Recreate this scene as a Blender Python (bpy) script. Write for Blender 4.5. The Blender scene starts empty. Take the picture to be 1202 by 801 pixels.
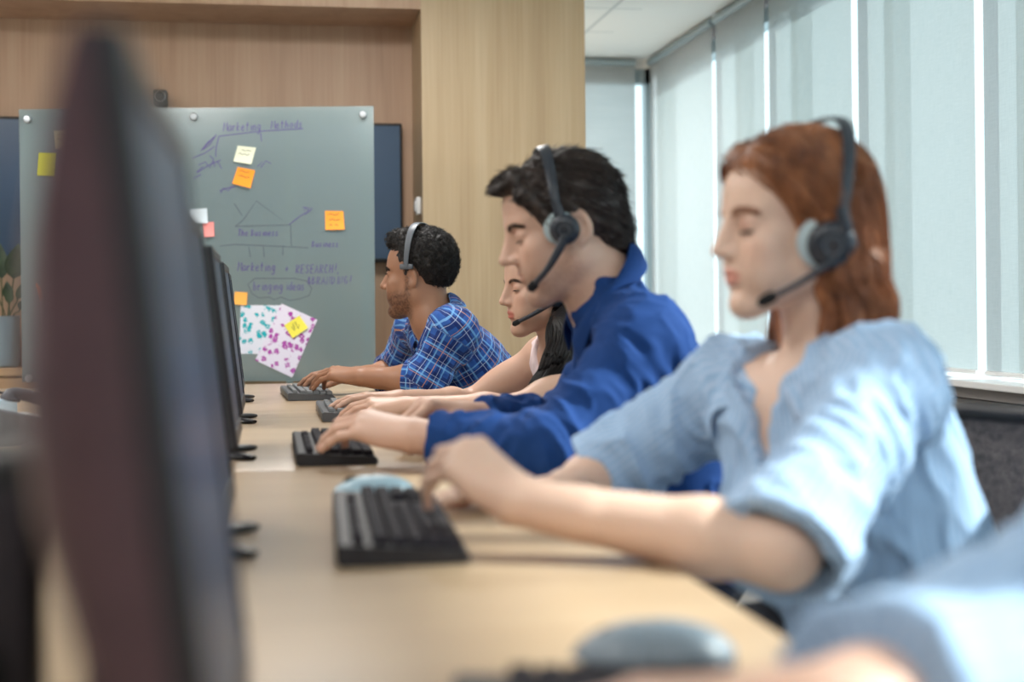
import bpy, bmesh, math, random
import numpy as np
from mathutils import Vector, Matrix

SC = bpy.context.scene
COL = SC.collection
rng = np.random.default_rng(7)
random.seed(7)

# ------------------------------------------------------------------ camera model (1202 x 801 frame)
FPX, CX, CY, CAMZ = 1669.0, 601.0, 361.0, 1.002
PSI, RHO = math.atan(286/1669.0), math.radians(0.6)
_fw = np.array([math.sin(PSI), math.cos(PSI), 0.0])
_r0 = np.array([math.cos(PSI), -math.sin(PSI), 0.0])
_u0 = np.array([0, 0, 1.0])
_rt = math.cos(RHO)*_r0 - math.sin(RHO)*_u0
_up = math.cos(RHO)*_u0 + math.sin(RHO)*_r0
_C = np.array([0, 0, CAMZ])
def ray(px, py): return _fw + (px-CX)/FPX*_rt - (py-CY)/FPX*_up
def aY(px, py, Y): r = ray(px, py); return _C + r*Y/r[1]
def aX(px, py, X): r = ray(px, py); return _C + r*X/r[0]
def aZ(px, py, Z): r = ray(px, py); return _C + r*(Z-CAMZ)/r[2]

def make_camera():
    cd = bpy.data.cameras.new('camera'); co = bpy.data.objects.new('camera', cd); COL.objects.link(co)
    m = Matrix.Identity(4)
    for i in range(3):
        m[i][0] = _rt[i]; m[i][1] = _up[i]; m[i][2] = -_fw[i]; m[i][3] = _C[i]
    co.matrix_world = m
    cd.sensor_fit = 'HORIZONTAL'; cd.sensor_width = 36.0
    cd.lens = FPX/1202*36.0
    cd.shift_x = 0.0
    cd.shift_y = -(400.5-CY)/1202.0
    cd.clip_start = 0.05; cd.clip_end = 100
    cd.dof.use_dof = True; cd.dof.focus_distance = 3.75; cd.dof.aperture_fstop = 2.5
    SC.camera = co

# ------------------------------------------------------------------ object helpers
def tag(o, label=None, cat=None, group=None, kind=None):
    if label: o['label'] = label
    if cat: o['category'] = cat
    if group: o['group'] = group
    if kind: o['kind'] = kind
    return o
def thing(name, label, cat, loc=(0, 0, 0), rz=0.0, group=None):
    o = bpy.data.objects.new(name, None); COL.objects.link(o)
    o.empty_display_size = 0.05
    o.location = loc; o.rotation_euler = (0, 0, rz)
    return tag(o, label, cat, group)
def link_mesh(name, me, mat=None, parent=None):
    o = bpy.data.objects.new(name, me); COL.objects.link(o)
    if mat is not None:
        for m in (mat if isinstance(mat, (list, tuple)) else [mat]): me.materials.append(m)
    if parent is not None:
        o.parent = parent
    return o
def obj(name, bm, mat, parent=None, smooth=None):
    """link a bmesh; angle in degrees for smooth shading with sharp edges kept"""
    me = bpy.data.meshes.new(name)
    bmesh.ops.recalc_face_normals(bm, faces=bm.faces)
    if smooth is not None:
        for f in bm.faces: f.smooth = True
        ang = math.radians(smooth)
        for e in bm.edges:
            if len(e.link_faces) == 2 and e.calc_face_angle(0) > ang: e.smooth = False
    bm.to_mesh(me); bm.free()
    return link_mesh(name, me, mat, parent)
def world_child(o, parent):
    """parent a mesh that is modelled in world coordinates, with parent's plain location/rotation undone"""
    o.parent = parent
    o.matrix_parent_inverse = pm(parent).inverted()
    return o
def pm(p):
    m = Matrix.Translation(p.location) @ p.rotation_euler.to_matrix().to_4x4()
    if p.parent is not None: m = pm(p.parent) @ m
    return m
def copy_tree(o, parent=None):
    c = o.copy(); COL.objects.link(c)
    if parent is not None:
        c.parent = parent
        c.matrix_parent_inverse = o.matrix_parent_inverse.copy()
    for ch in list(o.children): copy_tree(ch, c)
    return c

def add_box(bm, lo, hi, M=None, bevel=0.0, seg=2):
    r = bmesh.ops.create_cube(bm, size=1.0)
    vs = r['verts']
    lo = Vector(lo); hi = Vector(hi); c = (lo+hi)/2; s = hi-lo
    for v in vs: v.co = Vector((v.co.x*s.x, v.co.y*s.y, v.co.z*s.z)) + c
    if bevel > 0:
        es = list({e for v in vs for e in v.link_edges})
        rr = bmesh.ops.bevel(bm, geom=es, offset=bevel, segments=seg, affect='EDGES', profile=0.5)
        vs = list({v for f in rr['faces'] for v in f.verts} | {v for v in vs if v.is_valid})
    if M is not None:
        for v in vs: v.co = M @ v.co
    return vs
def add_tube(bm, pts, rad, n=10, cap=True, flat=None):
    """tube through pts; rad scalar or list; flat=(normal_dir, factor) squashes the section along a direction"""
    pts = [Vector(p) for p in pts]; N = len(pts)
    rads = rad if isinstance(rad, (list, tuple, np.ndarray)) else [rad]*N
    t0 = (pts[1]-pts[0]).normalized()
    up = Vector((0, 0, 1)) if abs(t0.z) < .9 else Vector((1, 0, 0))
    u = t0.cross(up).normalized(); rings = []
    for i in range(N):
        t = (pts[min(i+1, N-1)]-pts[max(i-1, 0)]).normalized()
        u = (u - t*u.dot(t)).normalized(); v = t.cross(u)
        ring = []
        for k in range(n):
            a = 2*math.pi*k/n
            o = (u*math.cos(a)+v*math.sin(a))*rads[i]
            if flat is not None:
                fn = Vector(flat[0]).normalized(); o = o - fn*o.dot(fn)*(1-flat[1])
            ring.append(bm.verts.new(pts[i]+o))
        rings.append(ring)
    for i in range(N-1):
        for k in range(n):
            bm.faces.new((rings[i][k], rings[i][(k+1) % n], rings[i+1][(k+1) % n], rings[i+1][k]))
    if cap:
        bm.faces.new(rings[0][::-1]); bm.faces.new(rings[-1])
def add_lathe(bm, prof, M=None, n=32):
    """prof = [(r, z)...] turned about local z"""
    rings = []
    M = M or Matrix.Identity(4)
    for r, z in prof:
        if r < 1e-6: rings.append([bm.verts.new(M @ Vector((0, 0, z)))])
        else: rings.append([bm.verts.new(M @ Vector((r*math.cos(2*math.pi*k/n), r*math.sin(2*math.pi*k/n), z))) for k in range(n)])
    for a, b in zip(rings[:-1], rings[1:]):
        for k in range(n):
            q = [a[k % len(a)], a[(k+1) % len(a)], b[(k+1) % len(b)], b[k % len(b)]]
            q2 = []
            for v in q:
                if v not in q2: q2.append(v)
            if len(q2) >= 3:
                try: bm.faces.new(q2)
                except ValueError: pass
def add_loft(bm, rings, close=True, cap=True):
    R = [[bm.verts.new(Vector(p)) for p in ring] for ring in rings]
    n = len(R[0])
    for a, b in zip(R[:-1], R[1:]):
        for k in range(n if close else n-1):
            bm.faces.new((a[k], a[(k+1) % n], b[(k+1) % n], b[k]))
    if cap and close:
        bm.faces.new(R[0][::-1]); bm.faces.new(R[-1])
def add_prism(bm, poly, M, depth):
    """poly (2d list) in M's xy plane, extruded along M's z"""
    a = [bm.verts.new(M @ Vector((x, y, 0))) for x, y in poly]
    b = [bm.verts.new(M @ Vector((x, y, depth))) for x, y in poly]
    n = len(poly)
    bm.faces.new(a[::-1]); bm.faces.new(b)
    for k in range(n): bm.faces.new((a[k], a[(k+1) % n], b[(k+1) % n], b[k]))
def frame_mat(o, x, y, z):
    m = Matrix.Identity(4)
    for i in range(3): m[i][0] = x[i]; m[i][1] = y[i]; m[i][2] = z[i]; m[i][3] = o[i]
    return m
def bez(p0, p1, p2, p3, n=16):
    p0, p1, p2, p3 = [np.array(p, float) for p in (p0, p1, p2, p3)]
    t = np.linspace(0, 1, n)[:, None]
    return (1-t)**3*p0+3*(1-t)**2*t*p1+3*(1-t)*t*t*p2+t**3*p3
def spline(pts, n=24):
    """Catmull-Rom through pts"""
    P = np.array(pts, float); P = np.vstack([2*P[0]-P[1], P, 2*P[-1]-P[-2]])
    out = []
    m = len(P)-3
    for s in np.linspace(0, m-1e-6, n):
        i = int(s); t = s-i
        a, b, c, d = P[i:i+4]
        out.append(0.5*((2*b)+(c-a)*t+(2*a-5*b+4*c-d)*t*t+(3*b-a-3*c+d)*t**3))
    return np.array(out)

# ------------------------------------------------------------------ material helpers
def srgb(r, g, b):
    f = lambda c: (c/255/12.92) if c/255 <= 0.04045 else ((c/255+0.055)/1.055)**2.4
    return (f(r), f(g), f(b), 1.0)
class NT:
    def __init__(s, m): s.t = m.node_tree; s.n = s.t.nodes; s.l = s.t.links
    def new(s, ty, **kw):
        n = s.n.new(ty)
        for k, v in kw.items(): setattr(n, k, v)
        return n
    def link(s, a, b): s.l.new(a, b)
    def math(s, op, a, b=None, clamp=False):
        n = s.n.new('ShaderNodeMath'); n.operation = op; n.use_clamp = clamp
        for i, v in enumerate((a, b)):
            if v is None: continue
            if isinstance(v, (int, float)): n.inputs[i].default_value = v
            else: s.link(v, n.inputs[i])
        return n.outputs[0]
    def mix(s, fac, a, b, blend='MIX'):
        n = s.n.new('ShaderNodeMix'); n.data_type = 'RGBA'; n.blend_type = blend
        for i, v in ((0, fac), (6, a), (7, b)):
            if isinstance(v, (int, float)): n.inputs[i].default_value = v
            elif isinstance(v, tuple): n.inputs[i].default_value = v
            else: s.link(v, n.inputs[i])
        return n.outputs[2]
    def ramp(s, fac, stops):
        n = s.n.new('ShaderNodeValToRGB'); e = n.color_ramp.elements
        while len(e) < len(stops): e.new(0.5)
        for el, (p, c) in zip(e, stops): el.position = p; el.color = c
        s.link(fac, n.inputs[0]); return n.outputs[0]
    def coords(s, kind='Object', scale=(1, 1, 1), rot=(0, 0, 0)):
        tc = s.n.new('ShaderNodeTexCoord'); mp = s.n.new('ShaderNodeMapping')
        mp.inputs['Scale'].default_value = scale; mp.inputs['Rotation'].default_value = rot
        s.link(tc.outputs[kind], mp.inputs[0]); return mp.outputs[0]
    def noise(s, vec, scale, detail=3, rough=0.5, dist=0.0):
        n = s.n.new('ShaderNodeTexNoise'); n.inputs['Scale'].default_value = scale
        n.inputs['Detail'].default_value = detail; n.inputs['Roughness'].default_value = rough
        n.inputs['Distortion'].default_value = dist
        if vec is not None: s.link(vec, n.inputs['Vector'])
        return n.outputs[0]
    def bump(s, h, strength, dist, bsdf):
        b = s.n.new('ShaderNodeBump'); b.inputs['Strength'].default_value = strength; b.inputs['Distance'].default_value = dist
        s.link(h, b.inputs['Height']); s.link(b.outputs[0], bsdf.inputs['Normal'])
def mat(name, col, rough=0.5, metal=0.0, spec=0.5, emis=None, estr=0.0, sheen=0.0, alpha=1.0):
    m = bpy.data.materials.new(name); m.use_nodes = True
    b = m.node_tree.nodes['Principled BSDF']
    b.inputs['Base Color'].default_value = col
    b.inputs['Roughness'].default_value = rough; b.inputs['Metallic'].default_value = metal
    b.inputs['Specular IOR Level'].default_value = spec
    if emis: b.inputs['Emission Color'].default_value = emis; b.inputs['Emission Strength'].default_value = estr
    if sheen: b.inputs['Sheen Weight'].default_value = sheen
    return m
def mat_var(name, c1, c2, scale=30, rough=0.5, metal=0.0, bump=0.0, stretch=(1, 1, 1), detail=3, spec=0.5, lo=0.35, hi=0.65, kind='Object'):
    m = mat(name, c1, rough, metal, spec); t = NT(m); b = t.n['Principled BSDF']
    v = t.coords(kind, stretch); f = t.noise(v, scale, detail)
    t.link(t.ramp(f, [(lo, c1), (hi, c2)]), b.inputs['Base Color'])
    if bump: t.bump(f, bump, 0.002, b)
    return m
def mat_wood(name, c_dark, c_mid, c_light, axis=2, rough=0.45, scale=1.0, plank=None):
    """grain runs along the given object axis"""
    m = mat(name, c_mid, rough); t = NT(m); b = t.n['Principled BSDF']
    sc = [9.0*scale]*3; sc[axis] = 0.55*scale
    v = t.coords('Object', tuple(sc))
    big = t.noise(v, 1.2, 4, 0.55, 0.6)
    sc2 = [90.0*scale]*3; sc2[axis] = 1.6*scale
    v2 = t.coords('Object', tuple(sc2))
    fine = t.noise(v2, 1.6, 3, 0.6)
    c = t.ramp(big, [(0.30, c_dark), (0.5, c_mid), (0.72, c_light)])
    c = t.mix(0.35, c, t.ramp(fine, [(0.3, c_dark), (0.7, c_light)]))
    t.link(c, b.inputs['Base Color'])
    t.bump(fine, 0.08, 0.001, b)
    return m

# ------------------------------------------------------------------ signed-distance modelling (numpy) and surface nets
def unit(v):
    v = np.array(v, float); return v/np.linalg.norm(v)
class P:                                   # one primitive
    __slots__ = ('kind', 'a', 'b', 'ra', 'rb', 'R', 'r', 'k', 'sub', 'c', 'rad', 'fl', 'fs')
def rc(a, b, ra, rb, k=0.01, sub=False, flat=None):
    p = P(); p.kind = 0; p.a = np.array(a, float); p.b = np.array(b, float); p.ra = ra; p.rb = rb; p.k = k; p.sub = sub
    p.c = (p.a+p.b)/2; p.rad = np.linalg.norm(p.b-p.a)/2+max(ra, rb)
    p.fl = None
    if flat is not None: p.fl = unit(flat[0]); p.fs = flat[1]; p.rad *= max(1, flat[1])
    return p
def cone(a, b, ra, rb, k=0.01, sub=False, flat=None):      # like rc but cut square at b
    p = rc(a, b, ra, rb, k, sub, flat); p.kind = 2; return p
def ell(c, r, R=None, k=0.01, sub=False):
    p = P(); p.kind = 1; p.c = np.array(c, float); p.r = np.array(r, float)
    p.R = np.eye(3) if R is None else np.array(R, float)          # columns = axes
    p.k = k; p.sub = sub; p.rad = float(max(r)); return p
def sph(c, r, k=0.01, sub=False): return ell(c, (r, r, r), None, k, sub)
def prim_d(p, X):
    if p.kind == 2:
        ba = p.b-p.a; L = np.linalg.norm(ba); n = ba/L; pa = X-p.a; y = pa@n; t = np.clip(y/L, 0, 1)
        q = pa-np.clip(y, 0, None)[..., None]*n
        return np.maximum(np.sqrt((q*q).sum(-1))-(p.ra+(p.rb-p.ra)*t), y-L)
    if p.kind == 0:
        ba = p.b-p.a; l2 = max(float(ba@ba), 1e-12)
        pa = X-p.a
        t = np.clip((pa@ba)/l2, 0, 1)
        q = pa-t[..., None]*ba
        s = 1.0
        if p.fl is not None:
            q = q+(q@p.fl)[..., None]*p.fl*(1/p.fs-1); s = min(1.0, p.fs)
        return (np.sqrt((q*q).sum(-1))-(p.ra+(p.rb-p.ra)*t))*s
    q = (X-p.c)@p.R
    a = q/p.r; k0 = np.sqrt((a*a).sum(-1)); b = a/p.r; k1 = np.sqrt((b*b).sum(-1))
    return np.where(k1 < 1e-9, -p.r.min(), k0*(k0-1)/np.maximum(k1, 1e-9))
def smin(a, b, k):
    h = np.maximum(k-np.abs(a-b), 0)/k
    return np.minimum(a, b)-h*h*k*0.25
def prims_d(prims, X):
    d = np.full(X.shape[:-1], 1e3)
    for p in prims:
        e = prim_d(p, X)
        if p.sub: d = -smin(-d, e, p.k)
        else: d = smin(d, e, p.k)
    return d
def sdf_mesh(prims, h, post=None, margin=0.0, B=12):
    """prims -> (verts, quads).  post(d, X) may displace / cut the field; margin = how far post moves the surface"""
    lo = np.min([p.c-p.rad-p.k for p in prims if not p.sub], 0)-margin-2*h
    hi = np.max([p.c+p.rad+p.k for p in prims if not p.sub], 0)+margin+2*h
    nb = np.ceil((hi-lo)/(h*B)).astype(int)
    gi = np.stack(np.meshgrid(*[np.arange(n) for n in nb], indexing='ij'), -1).reshape(-1, 3)
    cen = lo+(gi+0.5)*B*h
    br = B*h*0.5*math.sqrt(3)
    D = prims_d(prims, cen)
    act = np.abs(D) < br*1.5+margin+0.01
    D0 = np.where(D < 0, -1.0, 1.0).astype(np.float32)
    full = np.repeat(np.repeat(np.repeat(D0.reshape(nb), B, 0), B, 1), B, 2)
    ai = gi[act]; ac = cen[act]; nA = len(ai)
    loc = np.stack(np.meshgrid(*[np.arange(B)]*3, indexing='ij'), -1).reshape(-1, 3)
    X = (lo+(ai[:, None, :]*B+loc[None]+0.5)*h)
    d = np.full(X.shape[:2], 1e3)
    for p in prims:
        lb = prim_d(p, ac)-br*1.25
        m = lb < p.k+margin+br*0.5+0.004
        if not m.any(): continue
        e = prim_d(p, X[m])
        if p.sub: d[m] = -smin(-d[m], e, p.k)
        else: d[m] = smin(d[m], e, p.k)
    if post is not None: d = post(d, X)
    ix = (ai[:, None, :]*B+loc[None]).reshape(-1, 3)
    full[ix[:, 0], ix[:, 1], ix[:, 2]] = d.reshape(-1)
    return surface_nets(full, lo+0.5*h, h)
def surface_nets(F, org, h):
    S = F < 0
    n = np.array(F.shape)
    c = S[:-1, :-1, :-1].astype(np.uint8)
    c = c.copy()
    for dx in (0, 1):
        for dy in (0, 1):
            for dz in (0, 1):
                if dx+dy+dz == 0: continue
                c += S[dx:n[0]-1+dx, dy:n[1]-1+dy, dz:n[2]-1+dz]
    cells = np.argwhere((c > 0) & (c < 8))
    idx = np.full(tuple(n-1), -1, np.int32)
    idx[cells[:, 0], cells[:, 1], cells[:, 2]] = np.arange(len(cells))
    acc = np.zeros((len(cells), 3)); cnt = np.zeros(len(cells))
    corners = [(i, j, k) for i in (0, 1) for j in (0, 1) for k in (0, 1)]
    val = {cn: F[cells[:, 0]+cn[0], cells[:, 1]+cn[1], cells[:, 2]+cn[2]].astype(float) for cn in corners}
    for a in corners:
        for ax in range(3):
            if a[ax]: continue
            b = list(a); b[ax] = 1; b = tuple(b)
            va, vb = val[a], val[b]
            m = (va < 0) != (vb < 0)
            t = np.where(m, va/np.where(m, va-vb, 1), 0)
            pt = np.tile(np.array(a, float), (len(cells), 1)); pt[:, ax] = t
            acc[m] += pt[m]; cnt[m] += 1
    V = org+(cells+acc/np.maximum(cnt, 1)[:, None])*h
    Q = []
    for ax in range(3):
        sl0 = [slice(None)]*3; sl1 = [slice(None)]*3
        sl0[ax] = slice(0, -1); sl1[ax] = slice(1, None)
        e = S[tuple(sl0)] != S[tuple(sl1)]
        e = np.argwhere(e)
        o1, o2 = (ax+1) % 3, (ax+2) % 3
        ok = (e[:, o1] > 0) & (e[:, o2] > 0) & (e[:, o1] < n[o1]-1) & (e[:, o2] < n[o2]-1)
        e = e[ok]
        def cell(d1, d2):
            q = e.copy(); q[:, o1] -= d1; q[:, o2] -= d2
            return idx[q[:, 0], q[:, 1], q[:, 2]]
        q = np.stack([cell(1, 1), cell(0, 1), cell(0, 0), cell(1, 0)], -1)
        ins = S[e[:, 0], e[:, 1], e[:, 2]]
        q[~ins] = q[~ins][:, ::-1]
        Q.append(q)
    Q = np.concatenate(Q); Q = Q[(Q >= 0).all(1)]
    return V, Q
def keep_largest(V, Q):
    par = np.arange(len(V))
    E = np.concatenate([Q[:, [0, 1]], Q[:, [1, 2]], Q[:, [2, 3]]])
    for _ in range(200):
        a = par[E[:, 0]]; b = par[E[:, 1]]
        m = np.minimum(a, b)
        if (a == b).all(): break
        np.minimum.at(par, a, m); np.minimum.at(par, b, m)
        np.minimum.at(par, E[:, 0], m); np.minimum.at(par, E[:, 1], m)
        par = par[par]
    ids, cn = np.unique(par, return_counts=True)
    big = ids[np.argmax(cn)]
    keep = par == big
    mp = np.cumsum(keep)-1
    return V[keep], mp[Q[keep[Q[:, 0]]]]
def np_mesh(name, V, Q, mat=None, parent=None, smooth=True, attrs=None, vec=None):
    me = bpy.data.meshes.new(name)
    V = np.asarray(V, np.float32); Q = np.asarray(Q, np.int32)
    me.vertices.add(len(V)); me.vertices.foreach_set('co', V.ravel())
    k = Q.shape[1]
    me.loops.add(Q.size); me.loops.foreach_set('vertex_index', Q.ravel())
    me.polygons.add(len(Q)); me.polygons.foreach_set('loop_start', np.arange(0, Q.size, k, dtype=np.int32))
    me.polygons.foreach_set('loop_total', np.full(len(Q), k, np.int32))
    me.polygons.foreach_set('use_smooth', np.full(len(Q), smooth, bool))
    me.update(calc_edges=True)
    for nm, arr in (attrs or {}).items():
        a = me.attributes.new(nm, 'FLOAT_COLOR', 'POINT')
        c = np.ones((len(V), 4), np.float32); c[:, :3] = arr; a.data.foreach_set('color', c.ravel())
    for nm, arr in (vec or {}).items():
        a = me.attributes.new(nm, 'FLOAT_VECTOR', 'POINT')
        a.data.foreach_set('vector', np.asarray(arr, np.float32).ravel())
    me.validate()
    return link_mesh(name, me, mat, parent)

# noise on numpy points
_G = np.random.default_rng(3).random((32, 32, 32)).astype(np.float32)*2-1
def vnoise(X):
    X = np.asarray(X); i = np.floor(X).astype(int); f = X-i; f = f*f*(3-2*f)
    i0 = i & 31; i1 = (i+1) & 31
    g = lambda a, b, c: _G[a, b, c]
    x0, y0, z0 = i0[..., 0], i0[..., 1], i0[..., 2]; x1, y1, z1 = i1[..., 0], i1[..., 1], i1[..., 2]
    fx, fy, fz = f[..., 0], f[..., 1], f[..., 2]
    a = g(x0, y0, z0)*(1-fx)+g(x1, y0, z0)*fx; b = g(x0, y1, z0)*(1-fx)+g(x1, y1, z0)*fx
    c = g(x0, y0, z1)*(1-fx)+g(x1, y0, z1)*fx; d = g(x0, y1, z1)*(1-fx)+g(x1, y1, z1)*fx
    return (a*(1-fy)+b*fy)*(1-fz)+(c*(1-fy)+d*fy)*fz
def ridged(X):
    n = vnoise(X)+0.5*vnoise(X*2.03+7.1)
    return 1-np.minimum(np.abs(n)*1.6, 1.0)       # 1 on crests
def sstep(a, b, x):
    t = np.clip((x-a)/(b-a), 0, 1); return t*t*(3-2*t)
# ------------------------------------------------------------------ people
class Fr:
    """local frame: columns forward, left, up; scale s"""
    def __init__(s, o, f, u, sc=1.0):
        s.o = np.array(o, float); f = unit(f); u = np.array(u, float); u = unit(u-f*(u@f))
        l = np.cross(u, f)
        s.R = np.stack([f, l, u], 1); s.s = sc; s.f, s.l, s.u = f, l, u
    def pt(s, *p):
        p = np.array(p[0] if len(p) == 1 else p, float); return s.o+s.R@(p*s.s)
    def inv(s, X): return (X-s.o)@s.R/s.s
    def rc(s, a, b, ra, rb, k=0.01, sub=False, flat=None):
        return rc(s.pt(a), s.pt(b), ra*s.s, rb*s.s, k*s.s, sub, None if flat is None else (s.R@np.array(flat[0], float), flat[1]))
    def ell(s, c, r, k=0.01, sub=False, pitch=0.0, yaw=0.0):
        R = s.R
        if pitch or yaw:
            cp, sp, cy, sy = math.cos(pitch), math.sin(pitch), math.cos(yaw), math.sin(yaw)
            Ry = np.array([[cp, 0, sp], [0, 1, 0], [-sp, 0, cp]])     # forward tips down for +pitch
            Rz = np.array([[cy, -sy, 0], [sy, cy, 0], [0, 0, 1]])
            R = s.R@Rz@Ry
        return ell(s.pt(c), np.array(r)*s.s, R, k*s.s, sub)
def rot_fu(yaw_deg, pitch_deg, roll_deg=0, base=(-1, 0, 0)):
    """facing -X by default; yaw>0 turns towards the camera side (-Y), pitch>0 looks down, roll>0 tips the crown to the left (-Y)"""
    y, p, r = map(math.radians, (yaw_deg, pitch_deg, roll_deg))
    f0 = np.array([-math.cos(y), -math.sin(y), 0.0])
    u0 = np.array([0, 0, 1.0]); l0 = np.cross(u0, f0)
    f = f0*math.cos(p)-u0*math.sin(p); u = u0*math.cos(p)+f0*math.sin(p)
    u = u*math.cos(r)+l0*math.sin(r)
    return f, u

def head_prims(h, S):
    """S: dict of shape numbers.  crown u=.128, chin u=-.118, ears at origin"""
    fem = S.get('fem', False)
    jw = S.get('jaw', 1.0); ns = S.get('nose', 1.0)
    L = []
    A = L.append
    A(h.ell((-.014, 0, .043), (.096, .074, .084), .02))                       # cranium
    A(h.ell((.034, 0, .046), (.056, .062, .058), .03))                        # forehead
    A(h.ell((.036, 0, -.030), (.050, .056*jw, .066), .03))                    # face
    for s in (1, -1):
        A(h.rc((.000, .048*jw*s, -.056), (.068, .016*s, -.101), .016, .014, .04))   # jaw line
        A(h.rc((-.002, .053*jw*s, -.012), (.000, .048*jw*s, -.056), .013, .016, .035))
        A(h.ell((.060, .040*s, -.018), (.022, .022, .020), .022))             # cheek bone
        A(h.rc((.082, .012*s, .030), (.064, .046*s, .030), .009 if fem else .0115, .008, .016))   # brow
        A(h.ell((.056, .034*s, -.050), (.030, .022, .036), .02))               # cheek
    A(h.ell((.072, 0, -.056), (.023, .030, .030), .02))                       # muzzle
    A(h.ell((.079, 0, -.101), (.016, .018 if fem else .021, .0145), .016))     # chin
    for s in (1, -1):                                                        # sockets
        A(h.ell((.093, .035*s, .008), (.017, .017, .012), .014, True))
    A(h.rc((.080, 0, .022), (.090, 0, -.024), .0085, .0135, .012))
    A(h.rc((.086, 0, .026), (.111*1.0, 0, -.022), .0075, .0095*ns, .010))       # nose
    A(h.ell((.1105+.004*(ns-1), 0, -.025), (.011*ns, .0095*ns, .0085*ns), .006))
    for s in (1, -1):
        A(h.ell((.0985, .0115*s*ns, -.0285), (.0095, .0070*ns, .0072), .006))
    for s in (1, -1):
        A(h.ell((.103, .0062*s*ns, -.0365), (.0052, .0030, .0040), .003, True))
    lp = S.get('lips', 1.0)
    A(h.ell((.0905, 0, -.0545), (.0085*lp, .0200, .0062*lp), .005))              # lips
    A(h.ell((.0895, 0, -.0665), (.0085*lp, .0170, .0068*lp), .005))
    A(h.ell((.1005, 0, -.0600), (.0105, .021, .0011), .003, True))
    A(h.ell((.0945, 0, -.0780), (.007, .020, .005), .010, True))
    for s in (1, -1):                                                        # eyeball and lids
        A(h.ell((.0725, .0325*s, .0075), (.0125, .0135, .0120), .003))
        A(h.ell((.0740, .0325*s, .0110), (.0122, .0160, .0098), .008, False, S.get('lid', .35)))
        A(h.ell((.0735, .0325*s, .0000), (.0118, .0150, .0075), .004))
    for s in (1, -1):                                                        # ears
        ef = S.get('earf', 0.0); es = S.get('ears', 1.0)
        A(h.ell((-.008+ef, .0745*s, .000), (.0175*es, .0075, .0300*es), .006, False, .22, -.22*s))
        A(h.ell((-.001+ef, .0735*s, -.024*es), (.0085, .006, .011), .006))
        A(h.ell((-.005+ef, .0815*s, .002), (.0095*es, .0055, .0175*es), .004, True, .22))
    nw = S.get('neck', .053)
    A(h.rc((-.026, 0, -.040), (-.040, 0, -.120), nw*.98, nw, .025))
    return L

def hand_prims(W, a, n, t, curls, sc=1.0, spread=(.10, .02, -.07, -.18), thumb=(.35, .5, -.45), tcurl=.35, kf=.0035):
    """wrist W; a to knuckles, n out of the hand's back, t thumb side.
    curls: 4 tuples of three joint angles (deg, cumulative sum is taken)"""
    a = unit(a); n = unit(n-a*np.dot(n, a)); t0 = np.cross(n, a); t = t0 if t0@np.array(t, float) > 0 else -t0
    pt = lambda x, y, z: W+(a*x+t*y+n*z)*sc
    L = []
    mcp = [(.090, .0265, .000), (.094, .0055, .004), (.088, -.0145, .002), (.078, -.0325, -.003)]
    lens = [(.043, .026, .021), (.047, .030, .022), (.043, .028, .022), (.034, .021, .020)]
    rad = [(.0098, .0086, .0078, .0064), (.0100, .0088, .0080, .0066), (.0096, .0083, .0076, .0062), (.0085, .0074, .0067, .0055)]
    wr = [(.004, .015, .002), (.004, .006, .004), (.004, -.005, .003), (.004, -.014, .000)]
    for i in range(4):
        L.append(rc(pt(*wr[i]), pt(*mcp[i]), .0165*sc, .0112*sc, .016*sc))
    L.append(ell(pt(.050, -.004, -.008), np.array((.046, .036, .014))*sc, np.stack([a, t, n], 1), .012*sc))
    tips = []
    for i in range(4):
        p = pt(*mcp[i]); th = 0.0
        sp = spread[i]
        fa = a*math.cos(sp)+t*math.sin(sp)
        for j in range(3):
            th += math.radians(curls[i][j])
            d = fa*math.cos(th)-n*math.sin(th)
            q = p+d*lens[i][j]*sc
            L.append(rc(p, q, rad[i][j]*sc, rad[i][j+1]*sc, kf*sc if j else .006*sc))
            p = q
        tips.append((p, d, n))
    # thumb leaves the side of the palm near its base
    p = pt(.018, .020, -.008); d = unit(a*.72+t*.62+n*thumb[2]*.5)
    q = p+d*.046*sc
    L.append(rc(p, q, .0155*sc, .0120*sc, .014*sc))
    d2 = unit(a*(.9)+t*thumb[0]+n*thumb[2]); q2 = q+d2*.033*sc
    L.append(rc(q, q2, .0115*sc, .0098*sc, .005*sc))
    d3 = unit(a*(.95)+t*(thumb[0]-tcurl)+n*(thumb[2]-.1)); q3 = q2+d3*.027*sc
    L.append(rc(q2, q3, .0098*sc, .0076*sc, kf*sc))
    tips.append((q3, d3, n))
    return L, tips

def arm_prims(sh, el, wr, sc=1.0, fl=None, k=.02):
    sh, el, wr = map(lambda v: np.array(v, float), (sh, el, wr))
    d = wr-el
    mid = el+d*.28
    L = [sph(sh, .052*sc, .05), rc(sh, el, .046*sc, .038*sc, .03)]
    bi = sh+(el-sh)*.5
    L.append(ell(bi, (.044*sc, .044*sc, .09*sc), basis(el-sh), .03))
    L.append(rc(el, mid, .037*sc, .041*sc, .02))
    L.append(rc(mid, wr, .041*sc, .0245*sc, .02))
    if fl is not None:
        L.append(rc(el+d*.75, wr, .026*sc, .0215*sc, .015, False, (fl, 1.25)))
    return L
def basis(z):
    z = unit(z); x = np.cross(z, (0, 0, 1) if abs(z[2]) < .9 else (1, 0, 0)); x = unit(x); y = np.cross(z, x)
    return np.stack([x, y, z], 1)

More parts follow.
